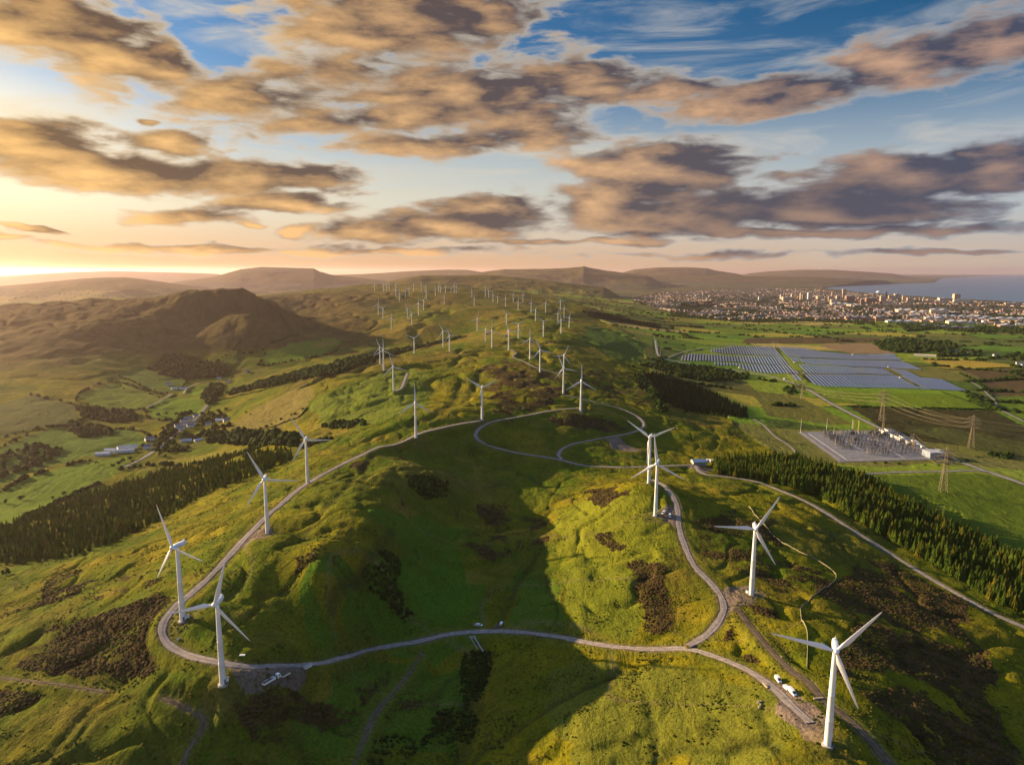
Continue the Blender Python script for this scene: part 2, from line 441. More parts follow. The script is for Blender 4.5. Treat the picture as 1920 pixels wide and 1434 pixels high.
def soft_flat(poly_w, zval, grow):
    """level ground inside a polygon, easing out over `grow` metres"""
    global Zf
    c = np.mean([p[:2] for p in poly_w], axis=0)
    rad = max(math.hypot(p[0] - c[0], p[1] - c[1]) for p in poly_w) + grow * 2
    i0, i1, j0, j1 = window(c[0], c[1], rad)
    xs, ys = X[j0:j1, i0:i1], Y[j0:j1, i0:i1]
    ins = pip([(p[0], p[1]) for p in poly_w], xs, ys)
    dmin = np.full(xs.shape, 1e9)
    n = len(poly_w)
    for i in range(n):
        ax, ay = poly_w[i][:2]
        bx, by = poly_w[(i + 1) % n][:2]
        vx, vy = bx - ax, by - ay
        t = np.clip(((xs - ax) * vx + (ys - ay) * vy) / (vx * vx + vy * vy + 1e-9), 0, 1)
        dmin = np.minimum(dmin, np.hypot(xs - ax - t * vx, ys - ay - t * vy))
    k = np.where(ins, 1, 1 - sstep(0, grow, dmin))
    Zf[j0:j1, i0:i1] = Zf[j0:j1, i0:i1] * (1 - k) + zval * k


sub_z = float(np.mean([p[2] for p in sub_w]))
soft_flat(sub_w, sub_z, 25)

exec_turbines = [
    # base x, base y, hub x, hub y, blade phase, yaw, label
    (1552, 1395, 1563, 1212, 37, 6, "biggest white wind turbine at lower right, on a round base beside two parked vans"),
    (1409, 1114, 1414, 988, 30, 8, "white wind turbine on a gravel pad at the bend above the road junction"),
    (418, 1281, 405, 1128, 17, -28, "white wind turbine beside the gravel lay-by where the truck is parked"),
    (343, 1163, 327, 1023, -24, -55, "white wind turbine inside the hairpin bend of the gravel track, long nacelle side on"),
    (502, 1000, 490, 897, -26, -12, "white wind turbine by a brown gravel pad on the left ridge track, beside the plantation"),
    (577, 905, 571, 823, -28, -8, "white wind turbine beside the ridge track just above the end of the plantation"),
    (780, 820, 777, 755, -1, -4, "white wind turbine on the crest track with one blade straight up, above a shaded slope"),
    (904, 787, 902, 726, 62, -4, "white wind turbine with two raised blades in a V beside the brown heather knoll"),
    (1089, 772, 1090.4, 714, 0, 4, "white wind turbine at the end of the looping track, one blade straight up over heather"),
    (1216.6, 906, 1216.6, 818, 63, -14, "rear one of two overlapping white turbines on the bright hill, blades raised in a V"),
    (1229, 966, 1231, 867, -6, -12, "front one of two overlapping white turbines on the bright hill, beside a gravel turning place"),
    (738, 731.5, 736.8, 687, -14, -6, "white wind turbine beside the short grey spur track on the green ridge"),
    (1056.3, 738, 1057, 690, -22, -10, "front one of two overlapping white turbines on the far end of the brown knoll"),
    (1057, 703, 1057.4, 666, 23, 4, "rear one of two overlapping white turbines behind the brown knoll"),
    (1012.5, 698, 1012.8, 656, -20, -4, "white wind turbine standing beside the narrow zigzag path along the crest"),
    (993.7, 673.7, 992.7, 635.6, 0, 0, "white wind turbine with an upright blade where the zigzag path begins"),
    (953.8, 656, 952.3, 619.5, -24, -4, "white wind turbine on the golden crest with blades like an inverted Y tilted left"),
    (922.7, 651.8, 922.7, 618.8, 0, 0, "right one of two white turbines close together on the golden crest"),
    (910.3, 642, 909.5, 617.3, 20, 0, "left one of two white turbines close together on the golden crest"),
    (843, 659.7, 842.3, 628, -25, 0, "right one of two crossing white turbines on the crest line above the dark wood"),
    (831, 650, 830.7, 620.2, -28, 0, "left one of two crossing white turbines on the crest line above the dark wood"),
    (776.8, 662.5, 774.8, 634, 55, 0, "lone white turbine with V blades where the crest line meets the dark wood"),
    (719.6, 695, 718.1, 656, 0, 0, "right one of two overlapping white turbines at the left end of the crest"),
    (712.9, 683.6, 712.5, 651, -20, 0, "left one of two overlapping white turbines at the left end of the crest"),
    (972, 635.4, 972.5, 607.8, 48, 0, None), (1019, 631.3, 1018.9, 602.7, -52, 0, None), (1052, 624.7, 1051.6, 599, -15, 0, None),
    (1067.2, 614.4, 1067.2, 594, 20, 0, None), (894.9, 621, 894.6, 598, 14, 0, None), (733.9, 616.6, 733, 596, 8, 0, None),
    (772, 609.1, 771.1, 587.4, -30, 0, None), (764, 596.5, 763.4, 577.6, -20, 0, None), (784.9, 591.6, 783.7, 569, 0, 0, None),
    (718.4, 597.3, 716.7, 577.6, 40, 0, None), (709.6, 590.2, 708.1, 570.7, 10, 0, None), (794.4, 581, 794, 562.7, 30, 0, None),
    (949.8, 608.5, 950.8, 588.5, -40, 0, None), (1004, 601.7, 1004.3, 581, 20, 0, None), (1046.2, 603.4, 1046.4, 587, 5, 0, None),
    (1057.7, 595.4, 1057.7, 577.6, 0, 0, None), (1050.7, 582.2, 1050.5, 563.3, -20, 0, None), (1023, 586.2, 1022.6, 568.4, 10, 0, None),
    (996, 586.2, 995.7, 567.3, 0, 0, None), (971.6, 581.6, 971.2, 565, 0, 0, None), (947.9, 575.3, 947.6, 559.3, -5, 0, None),
    (889.2, 574.2, 888.4, 559.3, 0, 0, None), (833, 570.7, 832.8, 556.4, 0, 0, None), (749.3, 565.6, 748.7, 549.5, 0, 0, None),
    (980.6, 566.7, 980.2, 553, 0, 0, None), (962.3, 565.6, 961.9, 551.8, 20, 0, None), (933, 567.9, 932.8, 555.8, 0, 0, None),
    (924.4, 567.3, 923.2, 552.5, -5, 0, None), (916.4, 558.5, 916.8, 545.5, -30, 0, None), (910.1, 557.6, 909.2, 543.2, -8, 0, None),
    (884.9, 557, 883.8, 544.4, -10, 0, None), (799.5, 561, 799.2, 545.4, 8, 0, None), (760.2, 558.7, 759.4, 544.5, -3, 0, None),
    (742.2, 554.9, 741.9, 542.0, 20, 0, None), (767.1, 553.3, 766.5, 540.4, 0, 0, None), (816.4, 554.9, 815.8, 541.5, -5, 0, None),
    (702.3, 546.7, 701.8, 534.3, 0, 0, None), (719.3, 546.7, 718.7, 533.5, -20, 0, None), (724.7, 545.8, 724.5, 533.5, 30, 0, None),
    (729.8, 544.2, 729.5, 532.0, 0, 0, None), (742.4, 545.5, 742.2, 532.6, -10, 0, None), (775.7, 546.4, 775.1, 534.4, 0, 0, None),
    (790, 546.1, 789.7, 534.4, -4, 0, None), (797.4, 548.2, 797.1, 537, 20, 0, None), (822.7, 548.4, 823.2, 536.3, 10, 0, None),
    (826.1, 548.8, 825.8, 537, 30, 0, None), (835.3, 550.1, 834.4, 537, -8, 0, None), (845.6, 549.6, 845.4, 540.8, 40, 0, None),
    (851.7, 549.5, 851.4, 536.2, 0, 0, None), (855.4, 549.6, 855, 538, 10, 0, None),
]
turb_w = []
for bx, by, hx, hy, ph, yaw, lab in exec_turbines:
    x, y, z = hit(bx, by)
    # hub height from the sight line to the hub
    r = math.hypot(x, y)
    _, t = pix(hx, hy)
    hub = CZ - r * t - z
    turb_w.append([x, y, z, hub])
print("turbine hub heights", [round(t[3]) for t in turb_w])

# ------------------------------------------------------------------ ground colours (what grows there), per vertex
LUSH = np.array((.056, .096, .005))
YEL = np.array((.180, .150, .006))
STRAW = np.array((.215, .140, .030))
MOOR = np.array((.085, .060, .022))
n1 = fbm(X, Y, 260, 4, 101)
n2 = fbm(X, Y, 70, 4, 111)
n3 = fbm(X, Y, 24, 3, 121)
mix1 = sstep(-.35, .45, n1 + .6 * n2)[..., None]
C = LUSH * (1 - mix1) + YEL * mix1
mix2 = (sstep(.1, .7, n2 + .5 * n3 - .2 * n1) * .55)[..., None]
C = C * (1 - mix2) + STRAW * mix2
rus = (sstep(.02, .50, fbm(X, Y, 210, 4, 321)) * .62)[..., None]
C = C * (1 - rus) + np.array((.118, .080, .022)) * (1 + .4 * n3[..., None]) * rus
HEATH = np.clip(.06 + .42 * fbm(X, Y, 330, 3, 131), 0, 1).astype(np.float32)

wa = GA + (2.5 / GR) * fbm(X, Y, 18, 3, 141) * 2
wl = GL + (2.5 / GR) * fbm(X, Y, 18, 3, 151) * 2
wa2 = GA + (14 / GR) * fbm(X, Y, 60, 3, 161) * 2
wl2 = GL + (14 / GR) * fbm(X, Y, 60, 3, 171) * 2


wa3 = wa2 + (26 / GR) * fbm(X, Y, 120, 4, 261) * 2
wl3 = wl2 + (26 / GR) * fbm(X, Y, 120, 4, 271) * 2
nh = fbm(X, Y, 42, 4, 281)


def region(px, wobble=0, plane=None):
    w = lpoly(hitl(dense(px), plane=plane))
    xs = [p[0] for p in w]
    ys = [p[1] for p in w]
    i0, i1 = max(int((min(xs) - A0) / DA) - 12, 0), min(int((max(xs) - A0) / DA) + 12, NA)
    j0, j1 = max(int((min(ys) - L0) / DL) - 12, 0), min(int((max(ys) - L0) / DL) + 12, NL)
    m = np.zeros((NL, NA), bool)
    a, l = ((GA, GL), (wa, wl), (wa2, wl2), (wa3, wl3))[wobble]
    m[j0:j1, i0:i1] = pip(w, a[j0:j1, i0:i1], l[j0:j1, i0:i1])
    return m


def paint(px, col, heath=0.0, wobble=1, vary=.12):
    m = region(px, wobble)
    v = 1 + vary * (n2[m] + n3[m])
    C[m] = np.array(col) * (1.25 if col[1] > col[0] * .7 and col[1] > .07 else 1.1) * v[:, None]
    LU[m] = .22
    if heath is not None:
        HEATH[m] = heath


# far farmland: a patchwork of fields
ang = R(14)
U = (X * math.cos(ang) - Y * math.sin(ang)) / 330
V = (X * math.sin(ang) + Y * math.cos(ang)) / 210
iu, iv = np.floor(U).astype(np.int64), np.floor(V).astype(np.int64)
jt = rng.random((64, 64, 3)).astype(np.float32)
f1 = np.full(U.shape, 9e9, np.float32)
f2 = np.full(U.shape, 9e9, np.float32)
idc = np.zeros(U.shape, np.float32)
for du in (-1, 0, 1):
    for dv in (-1, 0, 1):
        q = jt[(iu + du) & 63, (iv + dv) & 63]
        d = (np.abs(U - (iu + du + .15 + .7 * q[..., 0])) + np.abs(V - (iv + dv + .15 + .7 * q[..., 1]))).astype(np.float32)
        near = d < f1
        f2 = np.where(near, f1, np.minimum(f2, d))
        idc = np.where(near, q[..., 2], idc)
        f1 = np.where(near, d, f1)
BORDER = (f2 - f1)
pal = np.array([(.060, .115, .014), (.115, .150, .016), (.060, .075, .018), (.190, .165, .025), (.088, .086, .022), (.230, .180, .050), (.038, .064, .012), (.085, .140, .012)]) * 1.45
patch = pal[np.clip((idc * 8).astype(int), 0, 7)]
FARM = farm | ((GR > 4300) & (Zf < 150) & ~SEA)
fk = np.where(farm, 1.0, .8)[..., None] * FARM[..., None]
C = C * (1 - fk) + patch * (1 + .12 * n2[..., None]) * fk
edge_line = (BORDER < .045) & FARM & (GR > 1500)
C[edge_line] = (.020, .030, .009)
HEATH[FARM] = 0
LU = np.ones((NL, NA), np.float32) * (1 - .75 * FARM)

fh = (sstep(5500, 9500, GR) * np.where(Zf > 60, .85, .65))[..., None]  # distance haze put into the colour: far ground tinted mauve-blue
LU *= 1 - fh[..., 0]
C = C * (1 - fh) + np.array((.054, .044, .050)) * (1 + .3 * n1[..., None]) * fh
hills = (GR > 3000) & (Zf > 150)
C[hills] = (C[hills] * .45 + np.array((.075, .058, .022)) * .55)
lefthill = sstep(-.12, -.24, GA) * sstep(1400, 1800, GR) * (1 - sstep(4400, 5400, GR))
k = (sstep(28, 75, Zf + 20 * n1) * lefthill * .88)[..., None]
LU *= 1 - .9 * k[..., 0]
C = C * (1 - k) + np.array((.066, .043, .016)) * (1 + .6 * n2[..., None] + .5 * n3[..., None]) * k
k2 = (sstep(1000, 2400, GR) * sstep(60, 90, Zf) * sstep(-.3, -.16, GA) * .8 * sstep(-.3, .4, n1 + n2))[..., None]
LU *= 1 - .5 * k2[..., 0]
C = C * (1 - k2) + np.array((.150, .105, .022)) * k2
C[(GR < 60000) & (Zf < 4.5) & (GR > 5000)] = (.16, .13, .09)

# fields one can tell apart
GREEN, GREEN2, OLIVE, GOLD, TAN, BROWN, DARK = (.078, .120, .010), (.088, .112, .014), (.085, .085, .020), (.26, .185, .030), (.20, .135, .070), (.075, .052, .026), (.034, .032, .013)
paint([(1530, 732), (1600, 735), (1790, 739), (1848, 766), (1650, 763), (1610, 757), (1560, 755), (1535, 746)], (.085, .125, .010))
paint([(1592, 762), (1650, 765), (1862, 769), (1925, 802), (1925, 862), (1830, 838), (1700, 824), (1650, 800)], DARK)
paint([(1702, 806), (1770, 800), (1925, 830), (1925, 868), (1840, 846)], (.055, .060, .018))
paint([(1722, 672), (1780, 670), (1850, 678), (1916, 687), (1800, 691), (1762, 690)], GOLD)
paint([(1535, 645), (1640, 643), (1665, 654), (1682, 663), (1600, 663), (1560, 656)], TAN)
paint([(1400, 634), (1530, 632), (1650, 634), (1650, 641), (1520, 645), (1390, 643)], BROWN)
paint([(1800, 693), (1925, 690), (1925, 742), (1862, 742), (1832, 705)], BROWN)
paint([(1876, 745), (1925, 744), (1925, 786), (1886, 768)], (.075, .115, .012))
paint([(1600, 890), (1700, 891), (1830, 887), (1925, 905), (1925, 1045), (1810, 988), (1700, 930)], (.062, .092, .010))
paint([(1400, 730), (1500, 745), (1600, 795), (1560, 797), (1440, 780), (1420, 750)], (.085, .084, .020))
paint([(1240, 693), (1300, 697), (1400, 715), (1430, 745), (1330, 732), (1260, 705)], (.075, .072, .020))
paint([(1430, 783), (1490, 790), (1560, 802), (1590, 806), (1490, 806), (1440, 800)], (.040, .066, .014))
paint([(1330, 616), (1470, 606), (1540, 612), (1480, 622), (1370, 628)], (.085, .125, .014))
paint([(1620, 607), (1720, 604), (1725, 612), (1660, 618)], (.090, .120, .014))
paint([(1240, 594), (1300, 596), (1310, 603), (1250, 604)], (.15, .130, .022))
paint([(1022, 552.3), (1070, 552.6), (1130, 557.6), (1110, 559), (1060, 556)], (.14, .16, .020))
paint([(1100, 610), (1170, 620), (1210, 650), (1205, 680), (1150, 670), (1090, 640)], (.040, .075, .012), .1, 2)
# left valley
paint([(-10, 925), (60, 892), (160, 864), (246, 855), (228, 882), (186, 905), (100, 945), (-10, 992)], GREEN)
paint([(146, 742), (215, 716), (300, 745), (312, 754), (262, 768), (170, 760)], GREEN2)
paint([(272, 768), (320, 745), (378, 748), (380, 776), (330, 786), (290, 784)], (.075, .122, .010))
paint([(222, 704), (262, 690), (352, 714), (344, 724), (300, 738), (250, 716)], (.062, .092, .014))
paint([(-10, 845), (100, 800), (250, 806), (288, 824), (262, 838), (160, 856), (60, 884), (-10, 915)], (.055, .092, .012))
paint([(352, 738), (376, 722), (412, 714), (412, 730), (378, 746)], GREEN)
paint([(-10, 760), (60, 740), (140, 760), (150, 790), (60, 805), (-10, 822)], (.070, .078, .020))
paint([(380, 852), (450, 838), (475, 846), (400, 872), (300, 878), (236, 888), (280, 866)], (.13, .120, .016))  # sunlit slope: its golden light is put into the ground colour
paint([(492, 686), (500, 660), (560, 642), (620, 634), (640, 640), (600, 668)], GREEN, 0, 2)
paint([(578, 650), (600, 640), (625, 636), (630, 644), (610, 652)], (.14, .115, .020), 0, 2)
paint([(570, 760), (640, 730), (720, 700), (770, 690), (800, 700), (800, 760), (720, 790), (650, 800), (600, 790)], (.085, .108, .012), .05, 2)
paint([(430, 800), (480, 765), (540, 735), (575, 720), (590, 740), (560, 790), (500, 815)], (.12, .098, .026), .05, 2)
# lush hollows near the camera
paint([(750, 1075), (800, 1062), (868, 1066), (872, 1130), (830, 1165), (770, 1150)], (.040, .088, .008), 0, 2)
paint([(940, 1160), (1000, 1060), (1020, 1070), (1060, 1130), (1060, 1190), (960, 1176)], (.050, .092, .008), 0, 2)
paint([(1030, 960), (1130, 925), (1200, 920), (1260, 960), (1270, 1030), (1230, 1060), (1150, 1050), (1070, 1060), (1030, 1030)], (.120, .125, .010), .02, 2)
paint([(1060, 1060), (1150, 1055), (1200, 1190), (1080, 1195)], (.100, .112, .010), .03, 2)
paint([(1050, 1260), (1160, 1240), (1300, 1240), (1420, 1280), (1470, 1350), (1440, 1440), (1130, 1440), (1040, 1360)], (.092, .096, .012), .08, 2)

paint([(700, 950), (860, 980), (890, 1100), (880, 1180), (700, 1215), (590, 1190), (660, 1090)], (.046, .092, .006), .04, 3)
paint([(640, 1240), (860, 1210), (900, 1300), (860, 1440), (560, 1440), (600, 1300)], (.050, .088, .007), .12, 3)
paint([(750, 1075), (800, 1062), (868, 1066), (872, 1130), (830, 1165), (770, 1150)], (.042, .102, .006), 0, 2)

# heather and burnt ground
for px, hd in [
    ([(-20, 1215), (60, 1185), (150, 1165), (290, 1140), (300, 1210), (250, 1250), (120, 1290), (-20, 1370)], .78),
    ([(1158, 1052), (1198, 1044), (1232, 1062), (1252, 1108), (1276, 1168), (1236, 1190), (1196, 1160), (1176, 1105)], .95),
    ([(1108, 918), (1160, 911), (1182, 926), (1150, 944), (1118, 940)], .95),
    ([(1122, 992), (1150, 988), (1156, 1020), (1138, 1024)], .9),
    ([(1520, 1070), (1640, 1040), (1760, 1120), (1900, 1250), (1850, 1440), (1690, 1440), (1640, 1330), (1590, 1210)], .78),
    ([(1280, 970), (1400, 960), (1480, 1010), (1520, 1080), (1460, 1110), (1340, 1050)], .55),
    ([(1330, 1150), (1400, 1165), (1460, 1240), (1400, 1235), (1330, 1215)], .6),
    ([(905, 690), (960, 672), (1040, 700), (1060, 740), (1040, 765), (960, 776), (915, 770), (930, 730)], .80),
    ([(1100, 690), (1180, 700), (1240, 740), (1230, 770), (1150, 750), (1090, 720)], .62),
    ([(1030, 785), (1100, 778), (1180, 790), (1160, 812), (1080, 808)], .75),
    ([(1280, 740), (1380, 790), (1400, 830), (1280, 800)], .3),
    ([(480, 1240), (640, 1250), (820, 1240), (900, 1330), (820, 1440), (420, 1440), (330, 1350)], .38),
    ([(860, 950), (990, 930), (1010, 1000), (930, 1060), (860, 1040)], .45),
    ([(60, 1100), (200, 1060), (230, 1080), (110, 1130)], .55),
    ([(210, 1095), (300, 1060), (330, 1090), (240, 1115)], .5),
    ([(640, 880), (740, 850), (760, 870), (690, 890)], .45),
    ([(560, 1080), (640, 1060), (650, 1110), (570, 1130)], .45),
]:
    m = region(px, 2 if hd >= .9 else 3)
    HEATH[m] = np.clip(hd + .85 * nh[m] - .05, 0, 1)

# drains and sheep paths: thin lines through the grass
ln1 = np.abs(fbm(X + 40 * n1, Y, 150, 3, 291))
dr = (np.exp(-(ln1 / .016) ** 2) * (GR < 1700) * ~farm * .55)[..., None]
C = C * (1 - dr) + np.array((.034, .042, .010)) * dr
ln2 = np.abs(fbm(X, Y + 30 * n1, 210, 2, 295))
dr = (np.exp(-(ln2 / .007) ** 2) * (GR < 1300) * ~farm * .5)[..., None]
C = C * (1 - dr) + np.array((.170, .130, .060)) * dr

# verges and wear along the tracks
tr = np.where(RD < 1e8, RD, 99)
bare = (1 - sstep(.2, 2.6, tr + 1.2 * n3 * 2)) * (GR < 1900)
C = C * (1 - bare[..., None]) + np.array((.135, .100, .070)) * bare[..., None]
verge = (sstep(.5, 2.5, tr) * (1 - sstep(4, 9, tr + 2 * n3)) * .6 * (GR < 1900))[..., None]
C = C * (1 - verge) + np.array((.105, .115, .014)) * verge
HEATH *= 1 - (1 - sstep(3, 10, tr))
PADC = np.array((.165, .122, .095))
for k, px in PADS.items():
    w = [(p[0], p[1]) for p in pads_w[k]]
    cx_, cy0 = np.mean(w, axis=0)
    m = pip([((q0 - cx_) * 1.18 + cx_, (q1 - cy0) * 1.18 + cy0) for q0, q1 in w], X + 3.2 * n3 * 2, Y + 3.2 * fbm(X, Y, 22, 3, 181) * 2)
    C[m] = PADC * (1 + .25 * n3[m][:, None])
    HEATH[m] = 0
    LU[m] = .1
for t, px in zip(turb_w[:11], exec_turbines):
    d = np.hypot(X - t[0], Y - t[1])
    kk = ((1 - sstep(5, 17, d + 5 * n3)) * .55)[..., None]
    C = C * (1 - kk) + np.array((.115, .095, .040)) * kk
    HEATH *= (1 - sstep(6, 18, d)) * -1 + 1
# sunken ditches get a darker tone towards the middle
for dep, wid, ln in carves_w:
    CD = np.full((NL, NA), 1e9, np.float32)
    for x, y in ln:
        i0, i1, j0, j1 = window(x, y, wid * 2)
        CD[j0:j1, i0:i1] = np.minimum(CD[j0:j1, i0:i1], np.hypot(X[j0:j1, i0:i1] - x, Y[j0:j1, i0:i1] - y))
    kk = ((1 - sstep(.2 * wid, .9 * wid, CD + n3 * 2)) * .7)[..., None]
    C = C * (1 - kk) + np.array((.030, .038, .012)) * kk
# the town's ground
TOWN = region([(1190, 556), (1250, 548), (1330, 544), (1440, 540), (1540, 543), (1600, 549), (1700, 556.5), (1800, 564), (1930, 571), (1930, 612), (1800, 606), (1640, 602), (1500, 600), (1380, 602), (1290, 592), (1240, 580), (1190, 566)], 2)
tn = fbm(X, Y, 240, 3, 191)
C[TOWN & (tn > -.15)] = np.array((.105, .088, .080))
C[TOWN & (tn <= -.15)] = (.030, .042, .016)

LU[TOWN] = .2

# ------------------------------------------------------------------ materials
def mat(name, col, rough=.6, metal=0.0, var=.0, vscale=1.0, bump=0.0, spec=.5, bscale=None):
    m = bpy.data.materials.new(name)
    m.use_nodes = True
    nt = m.node_tree
    b = nt.nodes['Principled BSDF']
    b.inputs['Base Color'].default_value = (*col, 1)
    b.inputs['Roughness'].default_value = rough
    b.inputs['Metallic'].default_value = metal
    b.inputs['Specular IOR Level'].default_value = spec
    if var or bump:
        tc = nt.nodes.new('ShaderNodeTexCoord')
        no = nt.nodes.new('ShaderNodeTexNoise')
        no.inputs['Scale'].default_value = vscale
        no.inputs['Detail'].default_value = 5
        nt.links.new(tc.outputs['Object'], no.inputs['Vector'])
        if var:
            mr = nt.nodes.new('ShaderNodeMapRange')
            mr.inputs['From Min'].default_value = .3
            mr.inputs['From Max'].default_value = .7
            mr.inputs['To Min'].default_value = 1 - var
            mr.inputs['To Max'].default_value = 1 + var
            vm = nt.nodes.new('ShaderNodeVectorMath')
            vm.operation = 'SCALE'
            vm.inputs[0].default_value = col
            nt.links.new(no.outputs['Fac'], mr.inputs['Value'])
            nt.links.new(mr.outputs[0], vm.inputs['Scale'])
            nt.links.new(vm.outputs[0], b.inputs['Base Color'])
        if bump:
            bp = nt.nodes.new('ShaderNodeBump')
            bp.inputs['Strength'].default_value = 1
            bp.inputs['Distance'].default_value = bump
            nt.links.new(no.outputs['Fac'], bp.inputs['Height'])
            nt.links.new(bp.outputs[0], b.inputs['Normal'])
    return m


def foliage(name, ca, cb, per_object=False):
    """leaf material, hue varied in space (and per tree for the separate ones)"""
    m = bpy.data.materials.new(name)
    m.use_nodes = True
    nt = m.node_tree
    b = nt.nodes['Principled BSDF']
    b.inputs['Roughness'].default_value = .9
    b.inputs['Specular IOR Level'].default_value = .1
    ge = nt.nodes.new('ShaderNodeNewGeometry')
    no = nt.nodes.new('ShaderNodeTexNoise')
    no.inputs['Scale'].default_value = .09
    no.inputs['Detail'].default_value = 6
    nt.links.new(ge.outputs['Position'], no.inputs['Vector'])
    rp = nt.nodes.new('ShaderNodeMapRange')
    rp.inputs['From Min'].default_value = .30
    rp.inputs['From Max'].default_value = .60
    nt.links.new(no.outputs['Fac'], rp.inputs['Value'])
    mx = nt.nodes.new('ShaderNodeMix')
    mx.data_type = 'RGBA'
    mx.inputs[6].default_value = (*ca, 1)
    mx.inputs[7].default_value = (*cb, 1)
    nt.links.new(rp.outputs[0], mx.inputs[0])
    nt.links.new(mx.outputs[2], b.inputs['Base Color'])
    tl = nt.nodes.new('ShaderNodeBsdfTranslucent')
    nt.links.new(mx.outputs[2], tl.inputs['Color'])
    ms = nt.nodes.new('ShaderNodeMixShader')
    ms.inputs[0].default_value = .5
    nt.links.new(b.outputs[0], ms.inputs[1])
    nt.links.new(tl.outputs[0], ms.inputs[2])
    nt.links.new(ms.outputs[0], nt.nodes['Material Output'].inputs['Surface'])
    return m


def ground_material():
    m = bpy.data.materials.new("moor_ground")
    m.use_nodes = True
    nt = m.node_tree
    L = nt.links.new
    b = nt.nodes['Principled BSDF']
    b.inputs['Roughness'].default_value = 1
    b.inputs['Specular IOR Level'].default_value = .02
    at = nt.nodes.new('ShaderNodeAttribute')
    at.attribute_name = "growth"
    ge = nt.nodes.new('ShaderNodeNewGeometry')

    lu = nt.nodes.new('ShaderNodeAttribute')
    lu.attribute_name = "lushness"

    def noise(scale, detail, rough=.55, dist=0.0, vec=None):
        n = nt.nodes.new('ShaderNodeTexNoise')
        n.inputs['Scale'].default_value = scale
        n.inputs['Detail'].default_value = detail
        n.inputs['Roughness'].default_value = rough
        n.inputs['Distortion'].default_value = dist
        L(vec or ge.outputs['Position'], n.inputs['Vector'])
        return n.outputs['Fac']

    def mr(v, a, b_, c, d, smooth=False):
        n = nt.nodes.new('ShaderNodeMapRange')
        if smooth:
            n.interpolation_type = 'SMOOTHSTEP'
        L(v, n.inputs['Value'])
        for k, q in zip(('From Min', 'From Max', 'To Min', 'To Max'), (a, b_, c, d)):
            n.inputs[k].default_value = q
        return n.outputs[0]

    def math_(op, a, b_=None):
        n = nt.nodes.new('ShaderNodeMath')
        n.operation = op
        for i, q in enumerate((a, b_)):
            if q is None:
                continue
            if isinstance(q, (int, float)):
                n.inputs[i].default_value = q
            else:
                L(q, n.inputs[i])
        return n.outputs[0]

    def mixc(f, a, b_, blend='MIX'):
        n = nt.nodes.new('ShaderNodeMix')
        n.data_type = 'RGBA'
        n.blend_type = blend
        for idx, q in ((0, f), (6, a), (7, b_)):
            if isinstance(q, tuple):
                n.inputs[idx].default_value = q
            elif isinstance(q, (int, float)):
                n.inputs[idx].default_value = q
            else:
                L(q, n.inputs[idx])
        return n.outputs[2]
    # stretched coordinates: grass lies in long drifts
    mp = nt.nodes.new('ShaderNodeMapping')
    mp.inputs['Rotation'].default_value = (0, 0, R(28))
    mp.inputs['Scale'].default_value = (1, .42, 1)
    L(ge.outputs['Position'], mp.inputs['Vector'])
    fine = noise(.55, 6, .65)
    mid = noise(.085, 5, .6, .6, mp.outputs[0])
    big = noise(.022, 5, .6, .8)
    col = mixc(math_('MULTIPLY', mr(mid, .38, .68, 0, .45), lu.outputs['Fac']), at.outputs['Color'], (.185, .135, .012, 1))
    col = mixc(math_('MULTIPLY', mr(big, .44, .62, 0, .5), lu.outputs['Fac']), col, (.044, .062, .006, 1))
    col = mixc(math_('MULTIPLY', mr(noise(.11, 5, .66, .8), .56, .68, 0, .6, True), lu.outputs['Fac']), col, (.040, .044, .010, 1))
    h = math_('ADD', math_('MULTIPLY', math_('SUBTRACT', noise(.030, 9, .68, 1.2, mp.outputs[0]), .5), 3.0), at.outputs['Alpha'])
    h = math_('ADD', h, math_('MULTIPLY', math_('SUBTRACT', noise(.33, 5, .7), .5), .9))
    hm = mr(h, .42, .78, 0, .95, True)
    hcol = mixc(mr(noise(.16, 7, .72), .36, .64, 0, 1), (.020, .014, .007, 1), (.085, .054, .022, 1))
    col = mixc(hm, col, hcol)
    tuss = mr(fine, .3, .7, .55, 1.4)
    vm = nt.nodes.new('ShaderNodeVectorMath')
    vm.operation = 'SCALE'
    L(col, vm.inputs[0])
    L(tuss, vm.inputs['Scale'])
    L(vm.outputs[0], b.inputs['Base Color'])
    bp = nt.nodes.new('ShaderNodeBump')
    bp.inputs['Strength'].default_value = .9
    bp.inputs['Distance'].default_value = 1.0
    hh = math_('ADD', math_('MULTIPLY', fine, 1.1), math_('MULTIPLY', mid, 3.6))
    hh = math_('ADD', hh, math_('MULTIPLY', hm, .7))
    L(hh, bp.inputs['Height'])
    L(bp.outputs[0], b.inputs['Normal'])
    return m


M = {}
M['ground'] = ground_material()
M['gravel'] = mat("track_gravel", (.250, .208, .180), .95, var=.28, vscale=.35, bump=.05, spec=.1)
M['dirt'] = mat("dirt_track", (.115, .085, .055), 1, var=.35, vscale=.3, bump=.08, spec=.05)
M['road'] = mat("road_surface", (.230, .215, .200), .9, var=.15, vscale=.2, spec=.2)
for k in ('gravel', 'dirt', 'road'):
    nt = M[k].node_tree
    b = nt.nodes['Principled BSDF']
    src = b.inputs['Base Color'].links[0].from_socket
    at = nt.nodes.new('ShaderNodeAttribute')
    at.attribute_name = 'wear'
    mx = nt.nodes.new('ShaderNodeMix')
    mx.data_type = 'RGBA'
    mx.blend_type = 'MULTIPLY'
    mx.inputs[0].default_value = 1
    nt.links.new(src, mx.inputs[6])
    nt.links.new(at.outputs['Color'], mx.inputs[7])
    nt.links.new(mx.outputs[2], b.inputs['Base Color'])
M['white'] = mat("turbine_white", (.74, .74, .74), .38, var=.05, vscale=.35, spec=.5)
M['paint'] = mat("vehicle_white", (.78, .78, .77), .3, var=.03, vscale=2)
